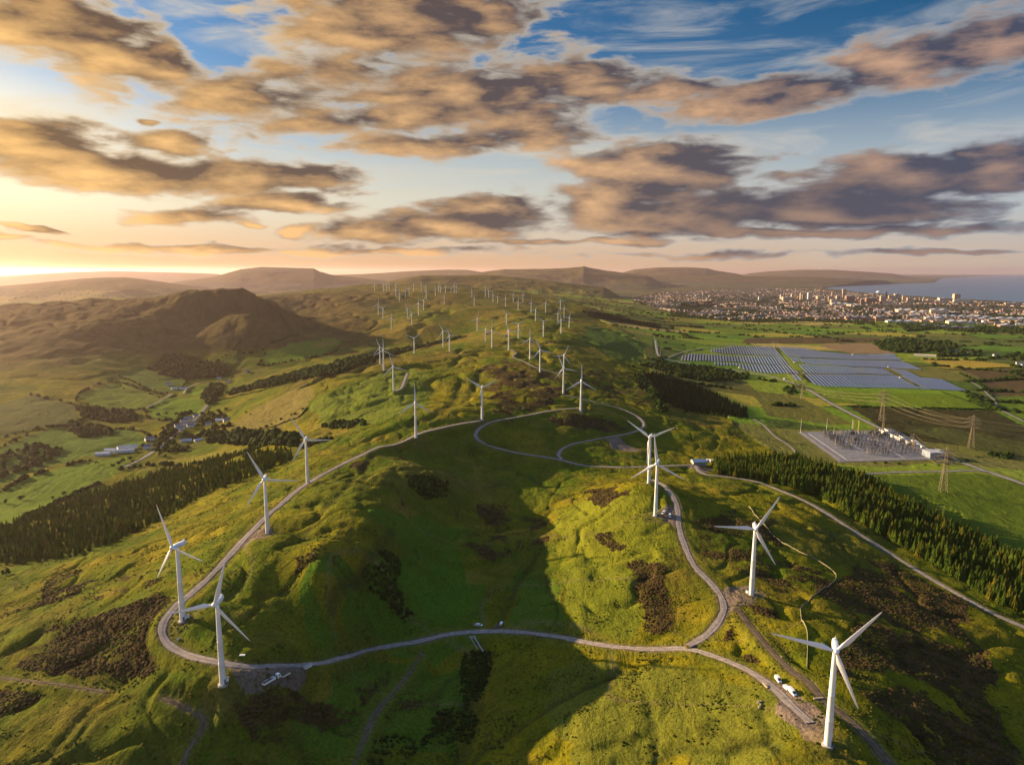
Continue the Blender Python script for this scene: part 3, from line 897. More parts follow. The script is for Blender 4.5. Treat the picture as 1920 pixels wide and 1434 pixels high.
M['glass'] = mat("dark_glass", (.015, .018, .022), .08)
M['tyre'] = mat("tyre_rubber", (.02, .02, .02), .85)
M['red'] = mat("red_paint", (.42, .05, .035), .45, var=.1, vscale=3)
M['rust'] = mat("rusty_red_load", (.22, .075, .04), .8, var=.3, vscale=2)
M['steel'] = mat("galvanised_steel", (.36, .28, .17), .45, metal=.35, var=.12, vscale=.6)
M['wire'] = mat("conductor_wire", (.50, .40, .22), .4, metal=.5, var=.05, vscale=.2)
M['grey'] = mat("switchgear_grey", (.085, .092, .105), .6, var=.2, vscale=.8)
M['porcelain'] = mat("insulator_brown_grey", (.070, .062, .062), .35, var=.2, vscale=2)
M['concrete'] = mat("concrete", (.36, .33, .30), .9, var=.15, vscale=.5)
M['yard'] = mat("yard_gravel", (.150, .145, .155), .95, var=.25, vscale=.12, bump=.05)
M['timber'] = mat("pale_timber", (.45, .35, .20), .8, var=.2, vscale=1.5)
M['stone'] = mat("wall_stone", (.21, .18, .10), .95, var=.35, vscale=1.4, bump=.1)
M['slate'] = mat("slate_roof", (.115, .115, .130), .6, var=.25, vscale=.8)
M['tin'] = mat("pale_metal_roof", (.40, .41, .45), .4, var=.1, vscale=.4)
M['render'] = mat("white_render", (.62, .60, .56), .85, var=.08, vscale=.6)
M['tan'] = mat("tan_concrete", (.62, .47, .32), .85, var=.14, vscale=.05)
M['roughcast'] = mat("grey_roughcast", (.28, .25, .23), .9, var=.15, vscale=.02)
M['sand'] = mat("sandstone", (.38, .28, .19), .9, var=.15, vscale=.02)
M['brick'] = mat("red_brick", (.36, .19, .12), .85, var=.2, vscale=.2)
M['tile'] = mat("brown_tiles", (.19, .13, .10), .85, var=.25, vscale=.3)
M['window'] = mat("window_glass", (.05, .055, .065), .15)
M['yellow'] = mat("yellow_steel", (.50, .38, .10), .5, metal=.2, var=.1, vscale=1)
M['blue'] = mat("blue_cladding", (.20, .24, .32), .55, var=.08, vscale=.4)
M['dish'] = mat("dome_white", (.72, .70, .68), .6, var=.04, vscale=.1)
M['bark'] = mat("bark", (.060, .045, .032), .95, var=.3, vscale=2, bump=.05)
M['conifer'] = foliage("conifer_needles", (.024, .060, .011), (.120, .165, .016))
M['larch'] = foliage("larch_needles", (.060, .080, .012), (.190, .165, .018))
M['conifer_dark'] = foliage("dark_conifer_needles", (.008, .020, .009), (.020, .038, .011))
M['leaf'] = foliage("broad_leaves", (.012, .034, .008), (.055, .092, .012))
M['heather'] = foliage("heather_bushes", (.055, .036, .014), (.125, .082, .030))
M['rush'] = foliage("rushes", (.036, .058, .007), (.095, .095, .012))
M['tussock'] = foliage("grass_tussocks", (.055, .095, .008), (.190, .160, .020))
M['scrub'] = foliage("gorse_and_rushes", (.012, .017, .006), (.032, .036, .012))

# solar glass: dark blue cells with a glossy cover
m = mat("solar_glass", (.030, .045, .110), .12, spec=.9)
nt = m.node_tree
tc = nt.nodes.new('ShaderNodeTexCoord')
bk = nt.nodes.new('ShaderNodeTexBrick')
bk.inputs['Color1'].default_value = (.050, .075, .215, 1)
bk.inputs['Color2'].default_value = (.058, .084, .225, 1)
bk.inputs['Mortar'].default_value = (.35, .36, .40, 1)
bk.inputs['Scale'].default_value = 1
bk.inputs['Mortar Size'].default_value = .03
bk.inputs['Brick Width'].default_value = 1.05
bk.inputs['Row Height'].default_value = 1.05
bk.offset = 0
nt.links.new(tc.outputs['Object'], bk.inputs['Vector'])
nt.links.new(bk.outputs['Color'], nt.nodes['Principled BSDF'].inputs['Base Color'])
M['solar'] = m


# ------------------------------------------------------------------ mesh helpers
def mesh_np(name, V_, F_, mat_, smooth=True):
    """mesh from numpy arrays; F_ is (n, k) with k = 3 or 4"""
    me = bpy.data.meshes.new(name)
    n, k = F_.shape
    me.vertices.add(len(V_))
    me.vertices.foreach_set('co', np.ascontiguousarray(V_, np.float32).ravel())
    me.loops.add(n * k)
    me.loops.foreach_set('vertex_index', np.ascontiguousarray(F_, np.int32).ravel())
    me.polygons.add(n)
    me.polygons.foreach_set('loop_start', np.arange(0, n * k, k, dtype=np.int32))
    me.polygons.foreach_set('loop_total', np.full(n, k, np.int32))
    me.polygons.foreach_set('use_smooth', np.full(n, smooth))
    me.update(calc_edges=True)
    me.materials.append(mat_)
    return me


class MB:
    """collects shapes, then links them as ONE mesh object"""
    def __init__(s):
        s.v, s.f = [], []

    def add(s, vs, fs):
        o = len(s.v)
        s.v += [tuple(p) for p in vs]
        s.f += [tuple(i + o for i in q) for q in fs]

    def box(s, c, d, rz=0.0, taper=1.0):
        vs = []
        for k in (-1, 1):
            t = 1 if k < 0 else taper
            for i, j in ((-1, -1), (1, -1), (1, 1), (-1, 1)):
                x, y = i * d[0] / 2 * t, j * d[1] / 2 * t
                vs.append((c[0] + x * math.cos(rz) - y * math.sin(rz), c[1] + x * math.sin(rz) + y * math.cos(rz), c[2] + k * d[2] / 2))
        s.add(vs, [(3, 2, 1, 0), (4, 5, 6, 7), (0, 1, 5, 4), (1, 2, 6, 5), (2, 3, 7, 6), (3, 0, 4, 7)])

    def tube(s, p, q, r0, r1=None, n=8, cap=True):
        r1 = r0 if r1 is None else r1
        p, q = Vector(p), Vector(q)
        d = (q - p).normalized()
        u = d.orthogonal().normalized()
        w = d.cross(u)
        vs = []
        for c, r in ((p, r0), (q, r1)):
            for k in range(n):
                a = 2 * PI * k / n
                vs.append(c + (u * math.cos(a) + w * math.sin(a)) * r)
        fs = [(k, (k + 1) % n, n + (k + 1) % n, n + k) for k in range(n)]
        if cap:
            fs += [tuple(range(n - 1, -1, -1)), tuple(range(n, 2 * n))]
        s.add(vs, fs)

    def loft(s, rings, cap=True):
        n = len(rings[0])
        vs = [p for r in rings for p in r]
        fs = []
        for k in range(len(rings) - 1):
            for i in range(n):
                fs.append((k * n + i, k * n + (i + 1) % n, (k + 1) * n + (i + 1) % n, (k + 1) * n + i))
        if cap:
            fs += [tuple(range(n - 1, -1, -1)), tuple(range((len(rings) - 1) * n, len(rings) * n))]
        s.add(vs, fs)

    def lathe(s, prof, n=20, c=(0, 0, 0)):
        s.loft([[(c[0] + r * math.cos(2 * PI * k / n), c[1] + r * math.sin(2 * PI * k / n), c[2] + z) for k in range(n)] for r, z in prof])

    def polyline(s, ps, r, n=5):
        rings = []
        for i, p in enumerate(ps):
            a, b = Vector(ps[max(i - 1, 0)]), Vector(ps[min(i + 1, len(ps) - 1)])
            d = (b - a).normalized()
            u = d.cross(Vector((0, 0, 1))).normalized()
            w = u.cross(d)
            rings.append([Vector(p) + (u * math.cos(2 * PI * k / n) + w * math.sin(2 * PI * k / n)) * r for k in range(n)])
        s.loft(rings)

    def build(s, name, m_, parent=None, smooth=False):
        me = bpy.data.meshes.new(name)
        me.from_pydata(s.v, [], s.f)
        me.materials.append(m_)
        if smooth:
            me.polygons.foreach_set('use_smooth', np.full(len(me.polygons), True))
            try:
                me.set_sharp_from_angle(angle=R(42))
            except Exception:
                pass
        me.update()
        o = bpy.data.objects.new(name, me)
        COL.objects.link(o)
        if parent:
            o.parent = parent
        return o


def tag(o, label, cat, group=None, kind=None):
    o['label'] = label
    o['category'] = cat
    if group:
        o['group'] = group
    if kind:
        o['kind'] = kind
    return o


def thing(name, label, cat, loc=(0, 0, 0), rz=0.0, group=None):
    o = bpy.data.objects.new(name, None)
    o.empty_display_size = 1
    COL.objects.link(o)
    o.location = loc
    o.rotation_euler = (0, 0, rz)
    return tag(o, label, cat, group)


def put(name, me, parent=None, loc=(0, 0, 0), rot=(0, 0, 0), sc=(1, 1, 1)):
    o = bpy.data.objects.new(name, me)
    COL.objects.link(o)
    o.location, o.rotation_euler, o.scale = loc, rot, sc
    if parent:
        o.parent = parent
    return o


CHILDREN = {}


def kids(o):
    return list(o.children)


def dup(o, loc, rz=0.0, label=None, sc=None, parent=None):
    c = o.copy()
    COL.objects.link(c)
    if parent is None:
        c.location, c.rotation_euler = loc, (0, 0, rz)
        if sc:
            c.scale = sc
        if label:
            c['label'] = label
    else:
        c.parent = parent
    for ch in kids(o):
        dup(ch, None, parent=c)
    return c


# ------------------------------------------------------------------ ground sheet
vid = np.arange(NL * NA, dtype=np.int32).reshape(NL, NA)
quads = np.stack([vid[:-1, :-1], vid[:-1, 1:], vid[1:, 1:], vid[1:, :-1]], -1).reshape(-1, 4)
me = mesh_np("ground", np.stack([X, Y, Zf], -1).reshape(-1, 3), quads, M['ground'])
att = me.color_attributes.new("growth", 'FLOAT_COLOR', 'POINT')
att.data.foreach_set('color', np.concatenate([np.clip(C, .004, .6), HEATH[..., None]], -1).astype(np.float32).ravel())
att = me.attributes.new("lushness", 'FLOAT', 'POINT')
att.data.foreach_set('value', np.clip(LU, 0, 1).astype(np.float32).ravel())
ground = put("ground", me)
tag(ground, "rolling grass and heather moorland with valleys, plain and far hills", "ground", kind='structure')

# sea
msea = bpy.data.materials.new("sea_water")
msea.use_nodes = True
nt = msea.node_tree
b = nt.nodes['Principled BSDF']
b.inputs['Base Color'].default_value = (.045, .115, .190, 1)
b.inputs['Roughness'].default_value = .28
ge = nt.nodes.new('ShaderNodeNewGeometry')
mp = nt.nodes.new('ShaderNodeMapping')
mp.inputs['Scale'].default_value = (.004, .012, .01)
no = nt.nodes.new('ShaderNodeTexNoise')
no.inputs['Scale'].default_value = 6
no.inputs['Detail'].default_value = 6
nt.links.new(ge.outputs['Position'], mp.inputs['Vector'])
nt.links.new(mp.outputs[0], no.inputs['Vector'])
bp = nt.nodes.new('ShaderNodeBump')
bp.inputs['Distance'].default_value = 6
bp.inputs['Strength'].default_value = .5
nt.links.new(no.outputs['Fac'], bp.inputs['Height'])
nt.links.new(bp.outputs[0], b.inputs['Normal'])
sa = np.linspace(R(18), R(62), 60)
sr = np.exp(np.linspace(math.log(4200), math.log(73500), 60))
SX, SY = np.meshgrid(sa, sr)
sv = np.stack([SY * np.sin(SX), SY * np.cos(SX), np.zeros_like(SX)], -1).reshape(-1, 3)
sid = np.arange(3600, dtype=np.int32).reshape(60, 60)
sq = np.stack([sid[:-1, :-1], sid[:-1, 1:], sid[1:, 1:], sid[1:, :-1]], -1).reshape(-1, 4)
tag(put("sea", mesh_np("sea", sv, sq, msea)), "calm grey blue sea and bay beyond the town", "sea", kind='structure')


# ------------------------------------------------------------------ tracks and roads as sheets on the ground
def strip(name, ln, zl, w, m_, label, cat):
    n = len(ln)
    across = np.array([-.5, -.40, -.30, -.20, -.10, 0, .10, .20, .30, .40, .5])
    wear = np.array([.62, .85, 1.12, 1.12, .90, .74, .90, 1.12, 1.12, .85, .62])
    na_ = len(across)
    t = np.gradient(ln, axis=0)
    t /= np.linalg.norm(t, axis=1)[:, None] + 1e-9
    nx, ny = t[:, 1], -t[:, 0]
    V_ = np.zeros((n, na_, 3))
    WC = np.ones((n, na_, 4), np.float32)
    wob = 1 + .10 * np.sin(np.arange(n) * .37) + .06 * np.sin(np.arange(n) * 1.13)
    for i in range(n):
        off = .05 + 2.2e-4 * math.hypot(*ln[i])
        wl_, wr_ = rng.uniform(.9, 1.12, 2)
        WC[i, :, :3] = (1 + (wear - 1) * rng.uniform(.6, 1.1))[:, None]
        for k in range(na_):
            q_ = across[k] * (wl_ if k < na_ / 2 else wr_)
            x = ln[i, 0] + nx[i] * w * wob[i] * q_
            y = ln[i, 1] + ny[i] * w * wob[i] * q_
            zz = zl[i] if math.hypot(x, y) < 1500 else max(zl[i], hgrid(x, y))
            V_[i, k] = (x, y, zz + off - (.22 if k in (0, na_ - 1) else .05 if wear[k] > 1.1 else 0))
    idx = np.arange(n * na_, dtype=np.int32).reshape(n, na_)
    F_ = np.stack([idx[:-1, 1:], idx[:-1, :-1], idx[1:, :-1], idx[1:, 1:]], -1).reshape(-1, 4)
    o = put(name, mesh_np(name, V_.reshape(-1, 3), F_, m_))
    o.data.color_attributes.new('wear', 'FLOAT_COLOR', 'POINT').data.foreach_set('color', WC.ravel())
    return tag(o, label, cat, kind='structure')


TL = {
    'ridge': "grey gravel track along the left ridge and across the foreground dip",
    'hill': "gravel track climbing from the junction over the bright hill",
    'upper': "pale loop of gravel track below the brown knoll",
    'middle': "inner loop of gravel track above the hollow",
    'forest': "pale track running down beside the right hand plantation",
    'knoll': "short grey spur track on the green ridge",
    'crest': "narrow zigzag path along the golden crest",
    'heath': "rough brown dirt track through the dark heath at lower right",
    'foot': "winding footpath at the lower left edge",
    'side': "faint path crossing the heather at far left",
    'sheep': "thin sheep path down the shaded hollow",
    'plain': "long straight pale road across the plain past the solar farm",
    'yard': "narrow road curving in front of the substation",
    'stream': "pale lane winding down to the substation field",
    'solar': "service road at the far left end of the solar farm",
    'valley': "lane winding through the valley hamlet",
    'farm': "farm lane above the hamlet",
    'lane': "hedged lane between the green valley fields",
    'east': "sandy farm track at the right edge of the plain",
}
for k, (w, ln) in lines_w.items():
    if k in TRACKS:
        strip("gravel_track", ln, lines_z[k], w, M['gravel'], TL[k], "track")
    elif k in DIRT:
        strip("dirt_path", ln, lines_z[k], w, M['dirt'], TL[k], "path")
    else:
        strip("road", ln, lines_z[k], w, M['road'], TL[k], "road")

# substation yard as a sheet
c = np.mean([p[:2] for p in sub_w], axis=0)
mb = MB()
mb.add([(p[0], p[1], sub_z + .35) for p in sub_w], [tuple(range(len(sub_w)))[::-1]])
tag(mb.build("yard", M['yard']), "grey gravel yard of the electricity substation", "yard", kind='structure')

# ------------------------------------------------------------------ wind turbines
HUB, BL = 50.0, 28.5
tb = MB()
tb.lathe([(1.80, 0), (1.76, 6), (1.70, 13), (1.72, 13.05), (1.72, 13.3), (1.66, 13.35), (1.50, 26), (1.53, 26.05), (1.53, 26.3), (1.46, 26.35), (1.18, 42), (1.08, HUB - 1.7)], 28)
o = tb.build("tower", M['white'], smooth=True)
tower_me = o.data
bpy.data.objects.remove(o)
db = MB()
db.box((0, -1.80, 2.3), (1.0, .16, 2.2))
db.box((0, -2.3, .95), (1.3, 1.0, .12))
for k in range(4):
    db.box((0, -2.95 - .3 * k, .85 - .24 * k), (1.1, .3, .1))
o = db.build("door", M['grey'])
door_me = o.data
bpy.data.objects.remove(o)
rb = MB()
rb.lathe([(2.75, -.9), (2.75, .30), (2.6, .36), (1.7, .42)], 32)
o = rb.build("foundation_ring", M['concrete'], smooth=True)
ring_me = o.data
bpy.data.objects.remove(o)


def rrect(y, w, h, zc, e=.38, n=20):
    out = []
    for k in range(n):
        a = 2 * PI * k / n
        ca, sa_ = math.cos(a), math.sin(a)
        out.append((w / 2 * math.copysign(abs(ca) ** e, ca), y, zc + h / 2 * math.copysign(abs(sa_) ** e, sa_)))
    return out


nb = MB()
nb.loft([rrect(-2.1, 1.7, 1.9, 0, .8), rrect(-2.0, 2.1, 2.3, 0, .7), rrect(-1.2, 2.6, 2.9, .1), rrect(1.0, 2.8, 3.1, .15), rrect(4.0, 2.75, 3.0, .2), rrect(5.9, 2.3, 2.3, .4), rrect(6.3, 1.7, 1.6, .5, .6)][::-1])
nb.box((0, 4.9, 2.0), (.9, 1.2, .7))
nb.tube((.3, 5.4, 1.8), (.3, 5.4, 3.3), .06)
o = nb.build("nacelle", M['white'], smooth=True)
nac_me = o.data
bpy.data.objects.remove(o)
hb = MB()
hb.loft([[(r * math.cos(2 * PI * k / 18), y, r * math.sin(2 * PI * k / 18)) for k in range(18)] for y, r in ((-2.1, 1.2), (-2.4, 1.45), (-3.2, 1.5), (-3.9, 1.3), (-4.5, .85), (-4.8, .4), (-4.9, .08))])
o = hb.build("hub", M['white'], smooth=True)
hub_me = o.data
bpy.data.objects.remove(o)
bb = MB()
rings = []
for z, ch, th, tw, off in ((.6, 1.35, 1.35, 0, 0), (2.2, 1.35, 1.3, 4, 0), (4.0, 2.1, 1.0, 16, .25), (6.0, 2.75, .72, 14, .5), (9, 2.45, .52, 11, .42), (13, 2.0, .38, 8, .32), (18, 1.5, .27, 5, .22), (23, 1.05, .18, 2, .14), (26.5, .70, .12, 1, .08), (28.1, .36, .07, 0, .03), (28.5, .08, .04, 0, 0)):
    ring = []
    for k in range(14):
        a = 2 * PI * k / 14
        x = ch / 2 * math.cos(a) + off
        y = th / 2 * math.sin(a) * (1 if ch < 1.4 and z < 3 else (1 - .55 * math.cos(a)) / 1.2)
        t = R(tw)
        ring.append((x * math.cos(t) - y * math.sin(t), x * math.sin(t) + y * math.cos(t) - .02 * z * .6, z))
    rings.append(ring)
bb.loft(rings)
o = bb.build("blade", M['white'], smooth=True)
blade_me = o.data
bpy.data.objects.remove(o)

ORD = ["leftmost", "second", "third", "fourth", "fifth", "sixth", "seventh", "eighth", "ninth", "tenth", "eleventh", "twelfth", "thirteenth", "fourteenth", "fifteenth", "sixteenth", "seventeenth", "eighteenth", "nineteenth"]
rows = {}
for i, t in enumerate(exec_turbines):
    if t[6] is None:
        hy = t[3]
        key = 0 if hy < 541 else 1 if hy < 557 else 2 if hy < 580 else 3
        if key == 0 and t[1] > 552:
            key = 1
        rows.setdefault(key, []).append(i)
rowname = ["the hazy farthest turbine row", "the second farthest turbine row", "the third farthest turbine row", "the row of turbines behind the golden crest"]
auto = {}
for key, lst in rows.items():
    for n_, i in enumerate(sorted(lst, key=lambda q: exec_turbines[q][0])):
        auto[i] = ("leftmost white wind turbine of " if n_ == 0 else ORD[n_] + " white wind turbine from the left in ") + rowname[key]

for i, (t, (x, y, z, hub)) in enumerate(zip(exec_turbines, turb_w)):
    s = hub / HUB
    s = min(max(s, .6), 1.6)
    turb_w[i][3] = s * HUB
    o = thing("wind_turbine", t[6] or auto[i], "wind turbine", (x, y, z - .3 * s), 0, "white wind turbines on the moor")
    yaw = R(t[5]) + math.atan2(x, y) * -1
    o.rotation_euler = (0, 0, yaw)
    o.scale = (s, s, s)
    tw = put("tower", tower_me, o)
    if i < 14:
        put("door", door_me, tw, rot=(0, 0, R(70)))
        put("foundation_ring", ring_me, o)
    put("nacelle", nac_me, o, loc=(0, 0, HUB))
    put("hub", hub_me, o, loc=(0, 0, HUB))
    angs = [t[4], t[4] + 120, t[4] + 240]
    for a in angs:
        put("blade", blade_me, o, loc=(0, -3.2, HUB), rot=(0, R(a), 0))


def Zat(x, y):
    return hgrid(x, y)


# ------------------------------------------------------------------ trees
def conifer_mesh(seed, tiers=6, n=9):
    r = random.Random(seed)
    V_, F_ = [], []
    for t in range(tiers):
        f = t / tiers
        z0 = .10 + .84 * f
        rad = (.200 * (1 - f) ** .85 + .018) * r.uniform(.85, 1.12)
        top = min(z0 + .26 * (1 - .35 * f), 1.0 if t == tiers - 1 else 2)
        o = len(V_)
        ph = r.random() * 6.28
        lean = (r.uniform(-.012, .012), r.uniform(-.012, .012))
        V_.append((lean[0], lean[1], top))
        for k in range(n * 2):
            a = ph + PI * k / n
            q = rad * (r.uniform(.95, 1.25) if k % 2 == 0 else r.uniform(.5, .72))
            V_.append((q * math.cos(a), q * math.sin(a), z0 - (.035 if k % 2 == 0 else -.02) + r.uniform(-.018, .018)))
        for k in range(n * 2):
            F_.append((o, o + 1 + k, o + 1 + (k + 1) % (n * 2)))
    return np.array(V_), np.array(F_, np.int32)


def broad_mesh(seed, lobes=9, leaves=150):
    """crown of leaf clumps spread through a lumpy volume"""
    r = random.Random(seed)
    V_, F_ = [], []
    cs = []
    for k in range(lobes):
        a, h = r.random() * 6.28, r.uniform(.34, .86)
        q = r.uniform(.05, .30) * (1.15 - abs(h - .55))
        cs.append((q * math.cos(a), q * math.sin(a), h, r.uniform(.12, .20)))
    for k in range(leaves):
        cx, cy, cz, rad = r.choice(cs)
        d = Vector((r.gauss(0, 1), r.gauss(0, 1), r.gauss(0, 1))).normalized()
        p = Vector((cx, cy, cz)) + d * rad * r.uniform(.65, 1.05)
        nrm = (d + Vector((r.uniform(-.6, .6), r.uniform(-.6, .6), r.uniform(-.2, .8)))).normalized()
        u = nrm.orthogonal().normalized()
        w = nrm.cross(u)
        s_ = r.uniform(.05, .10)
        a = r.random() * 6.28
        o = len(V_)
        for j in range(3):
            b_ = a + j * 2.094
            V_.append(tuple(p + (u * math.cos(b_) + w * math.sin(b_)) * s_))
        F_.append((o, o + 1, o + 2))
    # inner mass so the crown is not transparent
    for cx, cy, cz, rad in cs:
        o = len(V_)
        for th in (-.8, 0, .8):
            for k in range(6):
                a = k * PI / 3 + th
                q = rad * .82 * math.cos(th) * r.uniform(.85, 1.1)
                V_.append((cx + q * math.cos(a), cy + q * math.sin(a), cz + rad * .82 * math.sin(th)))
        for t in range(2):
            for k in range(6):
                a, b_ = o + t * 6 + k, o + t * 6 + (k + 1) % 6
                F_.append((a, b_, b_ + 6))
                F_.append((a, b_ + 6, a + 6))
        V_.append((cx, cy, cz + rad * .95))
        for k in range(6):
            F_.append((o + 12 + k, o + 12 + (k + 1) % 6, len(V_) - 1))
    return np.array(V_), np.array(F_, np.int32)


def lump_mesh(seed, n=7):
    """a low clump of bush for the far woods: broken dome with loose sprays"""
    r = random.Random(seed)
    V_, F_ = [], []
    for t, (z, q) in enumerate(((0, .42), (.3, .50), (.62, .40), (.86, .2))):
        for k in range(n):
            a = 2 * PI * k / n + t * .4
            qq = q * r.uniform(.72, 1.25)
            V_.append((qq * math.cos(a), qq * math.sin(a), z + r.uniform(-.06, .06)))
    V_.append((r.uniform(-.06, .06), r.uniform(-.06, .06), 1.0))
    for t in range(3):
        for k in range(n):
            a, b_ = t * n + k, t * n + (k + 1) % n
            F_ += [(a, b_, b_ + n), (a, b_ + n, a + n)]
    for k in range(n):
        F_.append((3 * n + k, 3 * n + (k + 1) % n, 4 * n))
    for k in range(16):
        d = Vector((r.gauss(0, 1), r.gauss(0, 1), abs(r.gauss(0, 1)))).normalized()
        p = Vector((d.x * .46, d.y * .46, .35 + d.z * .55))
        u = d.orthogonal().normalized()
        w = d.cross(u)
        o = len(V_)
        for j in range(3):
            b_ = j * 2.094 + r.random()
            V_.append(tuple(p + (u * math.cos(b_) + w * math.sin(b_)) * .16))
        F_.append((o, o + 1, o + 2))
    return np.array(V_), np.array(F_, np.int32)


CON = [conifer_mesh(k) for k in range(5)]
BRO = [broad_mesh(20 + k) for k in range(5)]
LUM = [lump_mesh(40 + k) for k in range(6)]


def scatter_in(px, spacing, jitter=.45, plane=None):
    w = hitl(dense(px, 4), plane=plane)
    poly = [(p[0], p[1]) for p in w]
    xs = [p[0] for p in poly]
    ys = [p[1] for p in poly]
    nx = int((max(xs) - min(xs)) / spacing) + 1
    ny = int((max(ys) - min(ys)) / spacing) + 1
    gx, gy = np.meshgrid(np.arange(nx) * spacing + min(xs), np.arange(ny) * spacing + min(ys))
    gx = gx + rng.uniform(-jitter, jitter, gx.shape) * spacing
    gy = gy + rng.uniform(-jitter, jitter, gy.shape) * spacing
    m_ = pip(poly, gx, gy)
    return np.stack([gx[m_], gy[m_]], -1)


def mass(name, items, protos, m_, label, cat, dark=None):
    """one mesh for a wood nobody could count: items are (x, y, width, height, proto)"""
    Vs, Fs, Ms, o = [], [], [], 0
    for x, y, w, h, k in items:
        v, f = protos[k % 50 % len(protos)]
        a = rng.random() * 6.28
        ca, sa_ = math.cos(a), math.sin(a)
        q = np.empty_like(v)
        q[:, 0] = (v[:, 0] * ca - v[:, 1] * sa_) * w + x
        q[:, 1] = (v[:, 0] * sa_ + v[:, 1] * ca) * w + y
        q[:, 2] = v[:, 2] * h + Zat(x, y) - .3
        Vs.append(q)
        Fs.append(f + o)
        Ms.append(np.full(len(f), k // 50, np.int32))
        o += len(v)
    ob = put(name, mesh_np(name, np.concatenate(Vs), np.concatenate(Fs), m_, smooth=False))
    if dark:
        ob.data.materials.append(dark)
        ob.data.materials.append(M['larch'])
        ob.data.polygons.foreach_set('material_index', np.concatenate(Ms))
    return tag(ob, label, cat, kind='stuff')


# plantations
P_LEFT = [(-20, 1062), (-20, 1000), (100, 950), (200, 915), (300, 885), (380, 868), (440, 852), (540, 842), (548, 862), (470, 896), (380, 932), (330, 960), (290, 982), (230, 1012), (150, 1042), (60, 1057)]
P_RIGHT = [(1332, 876), (1350, 866), (1420, 859), (1500, 863), (1560, 882), (1650, 914), (1740, 966), (1830, 1014), (1935, 1062), (1935, 1160), (1850, 1122), (1760, 1066), (1680, 1020), (1600, 974), (1540, 935), (1470, 911), (1400, 898), (1345, 890)]
con = []
for px, sp_, hh in ((P_LEFT, 6.2, (6, 13)), (P_RIGHT, 4.7, (9, 16))):
    p = scatter_in(px, sp_)
    gap = fbm(p[:, 0], p[:, 1], 70, 2, 201)
    gap2 = fbm(p[:, 0], p[:, 1], 26, 2, 206)
    for (x, y), g, g2_ in zip(p, gap, gap2):
        if g2_ > .42:
            continue
        if px is P_LEFT and (g > .34 or abs(g - .02) < .035):
            continue
        h = rng.uniform(*hh) * (1 + .35 * g - .45 * g2_) * (1.25 if rng.random() < .06 else 1)
        con.append((x, y, h * rng.uniform(.85, 1.2), h))
con.sort(key=lambda q: math.hypot(q[0], q[1]) / q[3])


def inview(x, y, z):
    d = (y * CP - (z - CZ) * SP)
    if d <= 0:
        return False
    u = x / d * F + 960
    v = 717 - F * (y * SP + (z - CZ) * CP) / d
    return -10 < u < 1930 and 0 < v < 1445


near_con = [q for q in con if inview(q[0], q[1], Zat(q[0], q[1]) + q[3])][:300]
nset = set(id(q) for q in near_con)
con_mes = []
for k, (v, f) in enumerate(CON):
    me_ = mesh_np("crown", v, f, M['conifer'], smooth=False)
    con_mes.append(me_)
lar_mes = [mesh_np("crown", v, f, M['larch'], smooth=False) for v, f in CON[:3]]
tr_me = MB()
tr_me.tube((0, 0, 0), (0, 0, .95), .022, .004, 6)
o = tr_me.build("trunk", M['bark'])
trunk_me = o.data
bpy.data.objects.remove(o)
for k, (x, y, w, h) in enumerate(near_con):
    o = thing("conifer_tree", "spiky green conifer at the near edge of the right hand plantation" if x > 0 else "spiky conifer at the near edge of the left hand plantation", "tree", (x, y, Zat(x, y) - .3), rng.random() * 6.28, "conifers of the right plantation" if x > 0 else "conifers of the left plantation")
    o.scale = (w, w, h)
    put("trunk", trunk_me, o)
    if rng.random() < .22:
        put("crown", lar_mes[k % 3], o)
        o['label'] = o['label'].replace("spiky green conifer", "golden tinted larch").replace("spiky conifer", "golden tinted larch")
        o['group'] = o['group'].replace("conifers", "larches")
    else:
        put("crown", con_mes[k % 5], o)
rest = [(x, y, w, h, int(rng.integers(5)) + (100 if rng.random() < .16 else 0)) for q in con if id(q) not in nset for (x, y, w, h) in [q]]
for px, sp_, hh in [([(1188, 706), (1230, 701), (1272, 712), (1330, 736), (1402, 771), (1402, 786), (1330, 777), (1282, 771), (1225, 748), (1200, 728)], 6.5, 11),
                    ([(1270, 572), (1300, 566), (1340, 567), (1340, 576), (1290, 577)], 16, 14),
                    ([(1090, 585), (1130, 588), (1180, 600), (1240, 612), (1236, 618), (1170, 606), (1110, 596)], 10, 13)]:
    for x, y in scatter_in(px, sp_):
        h = hh * rng.uniform(.7, 1.15)
        rest.append((x, y, h * 1.05, h, 50 + int(rng.integers(5))))
mass("conifer_forest", rest, CON, M['conifer'], "dense conifer plantations reading as one dark green mass on both slopes", "forest", M['conifer_dark'])

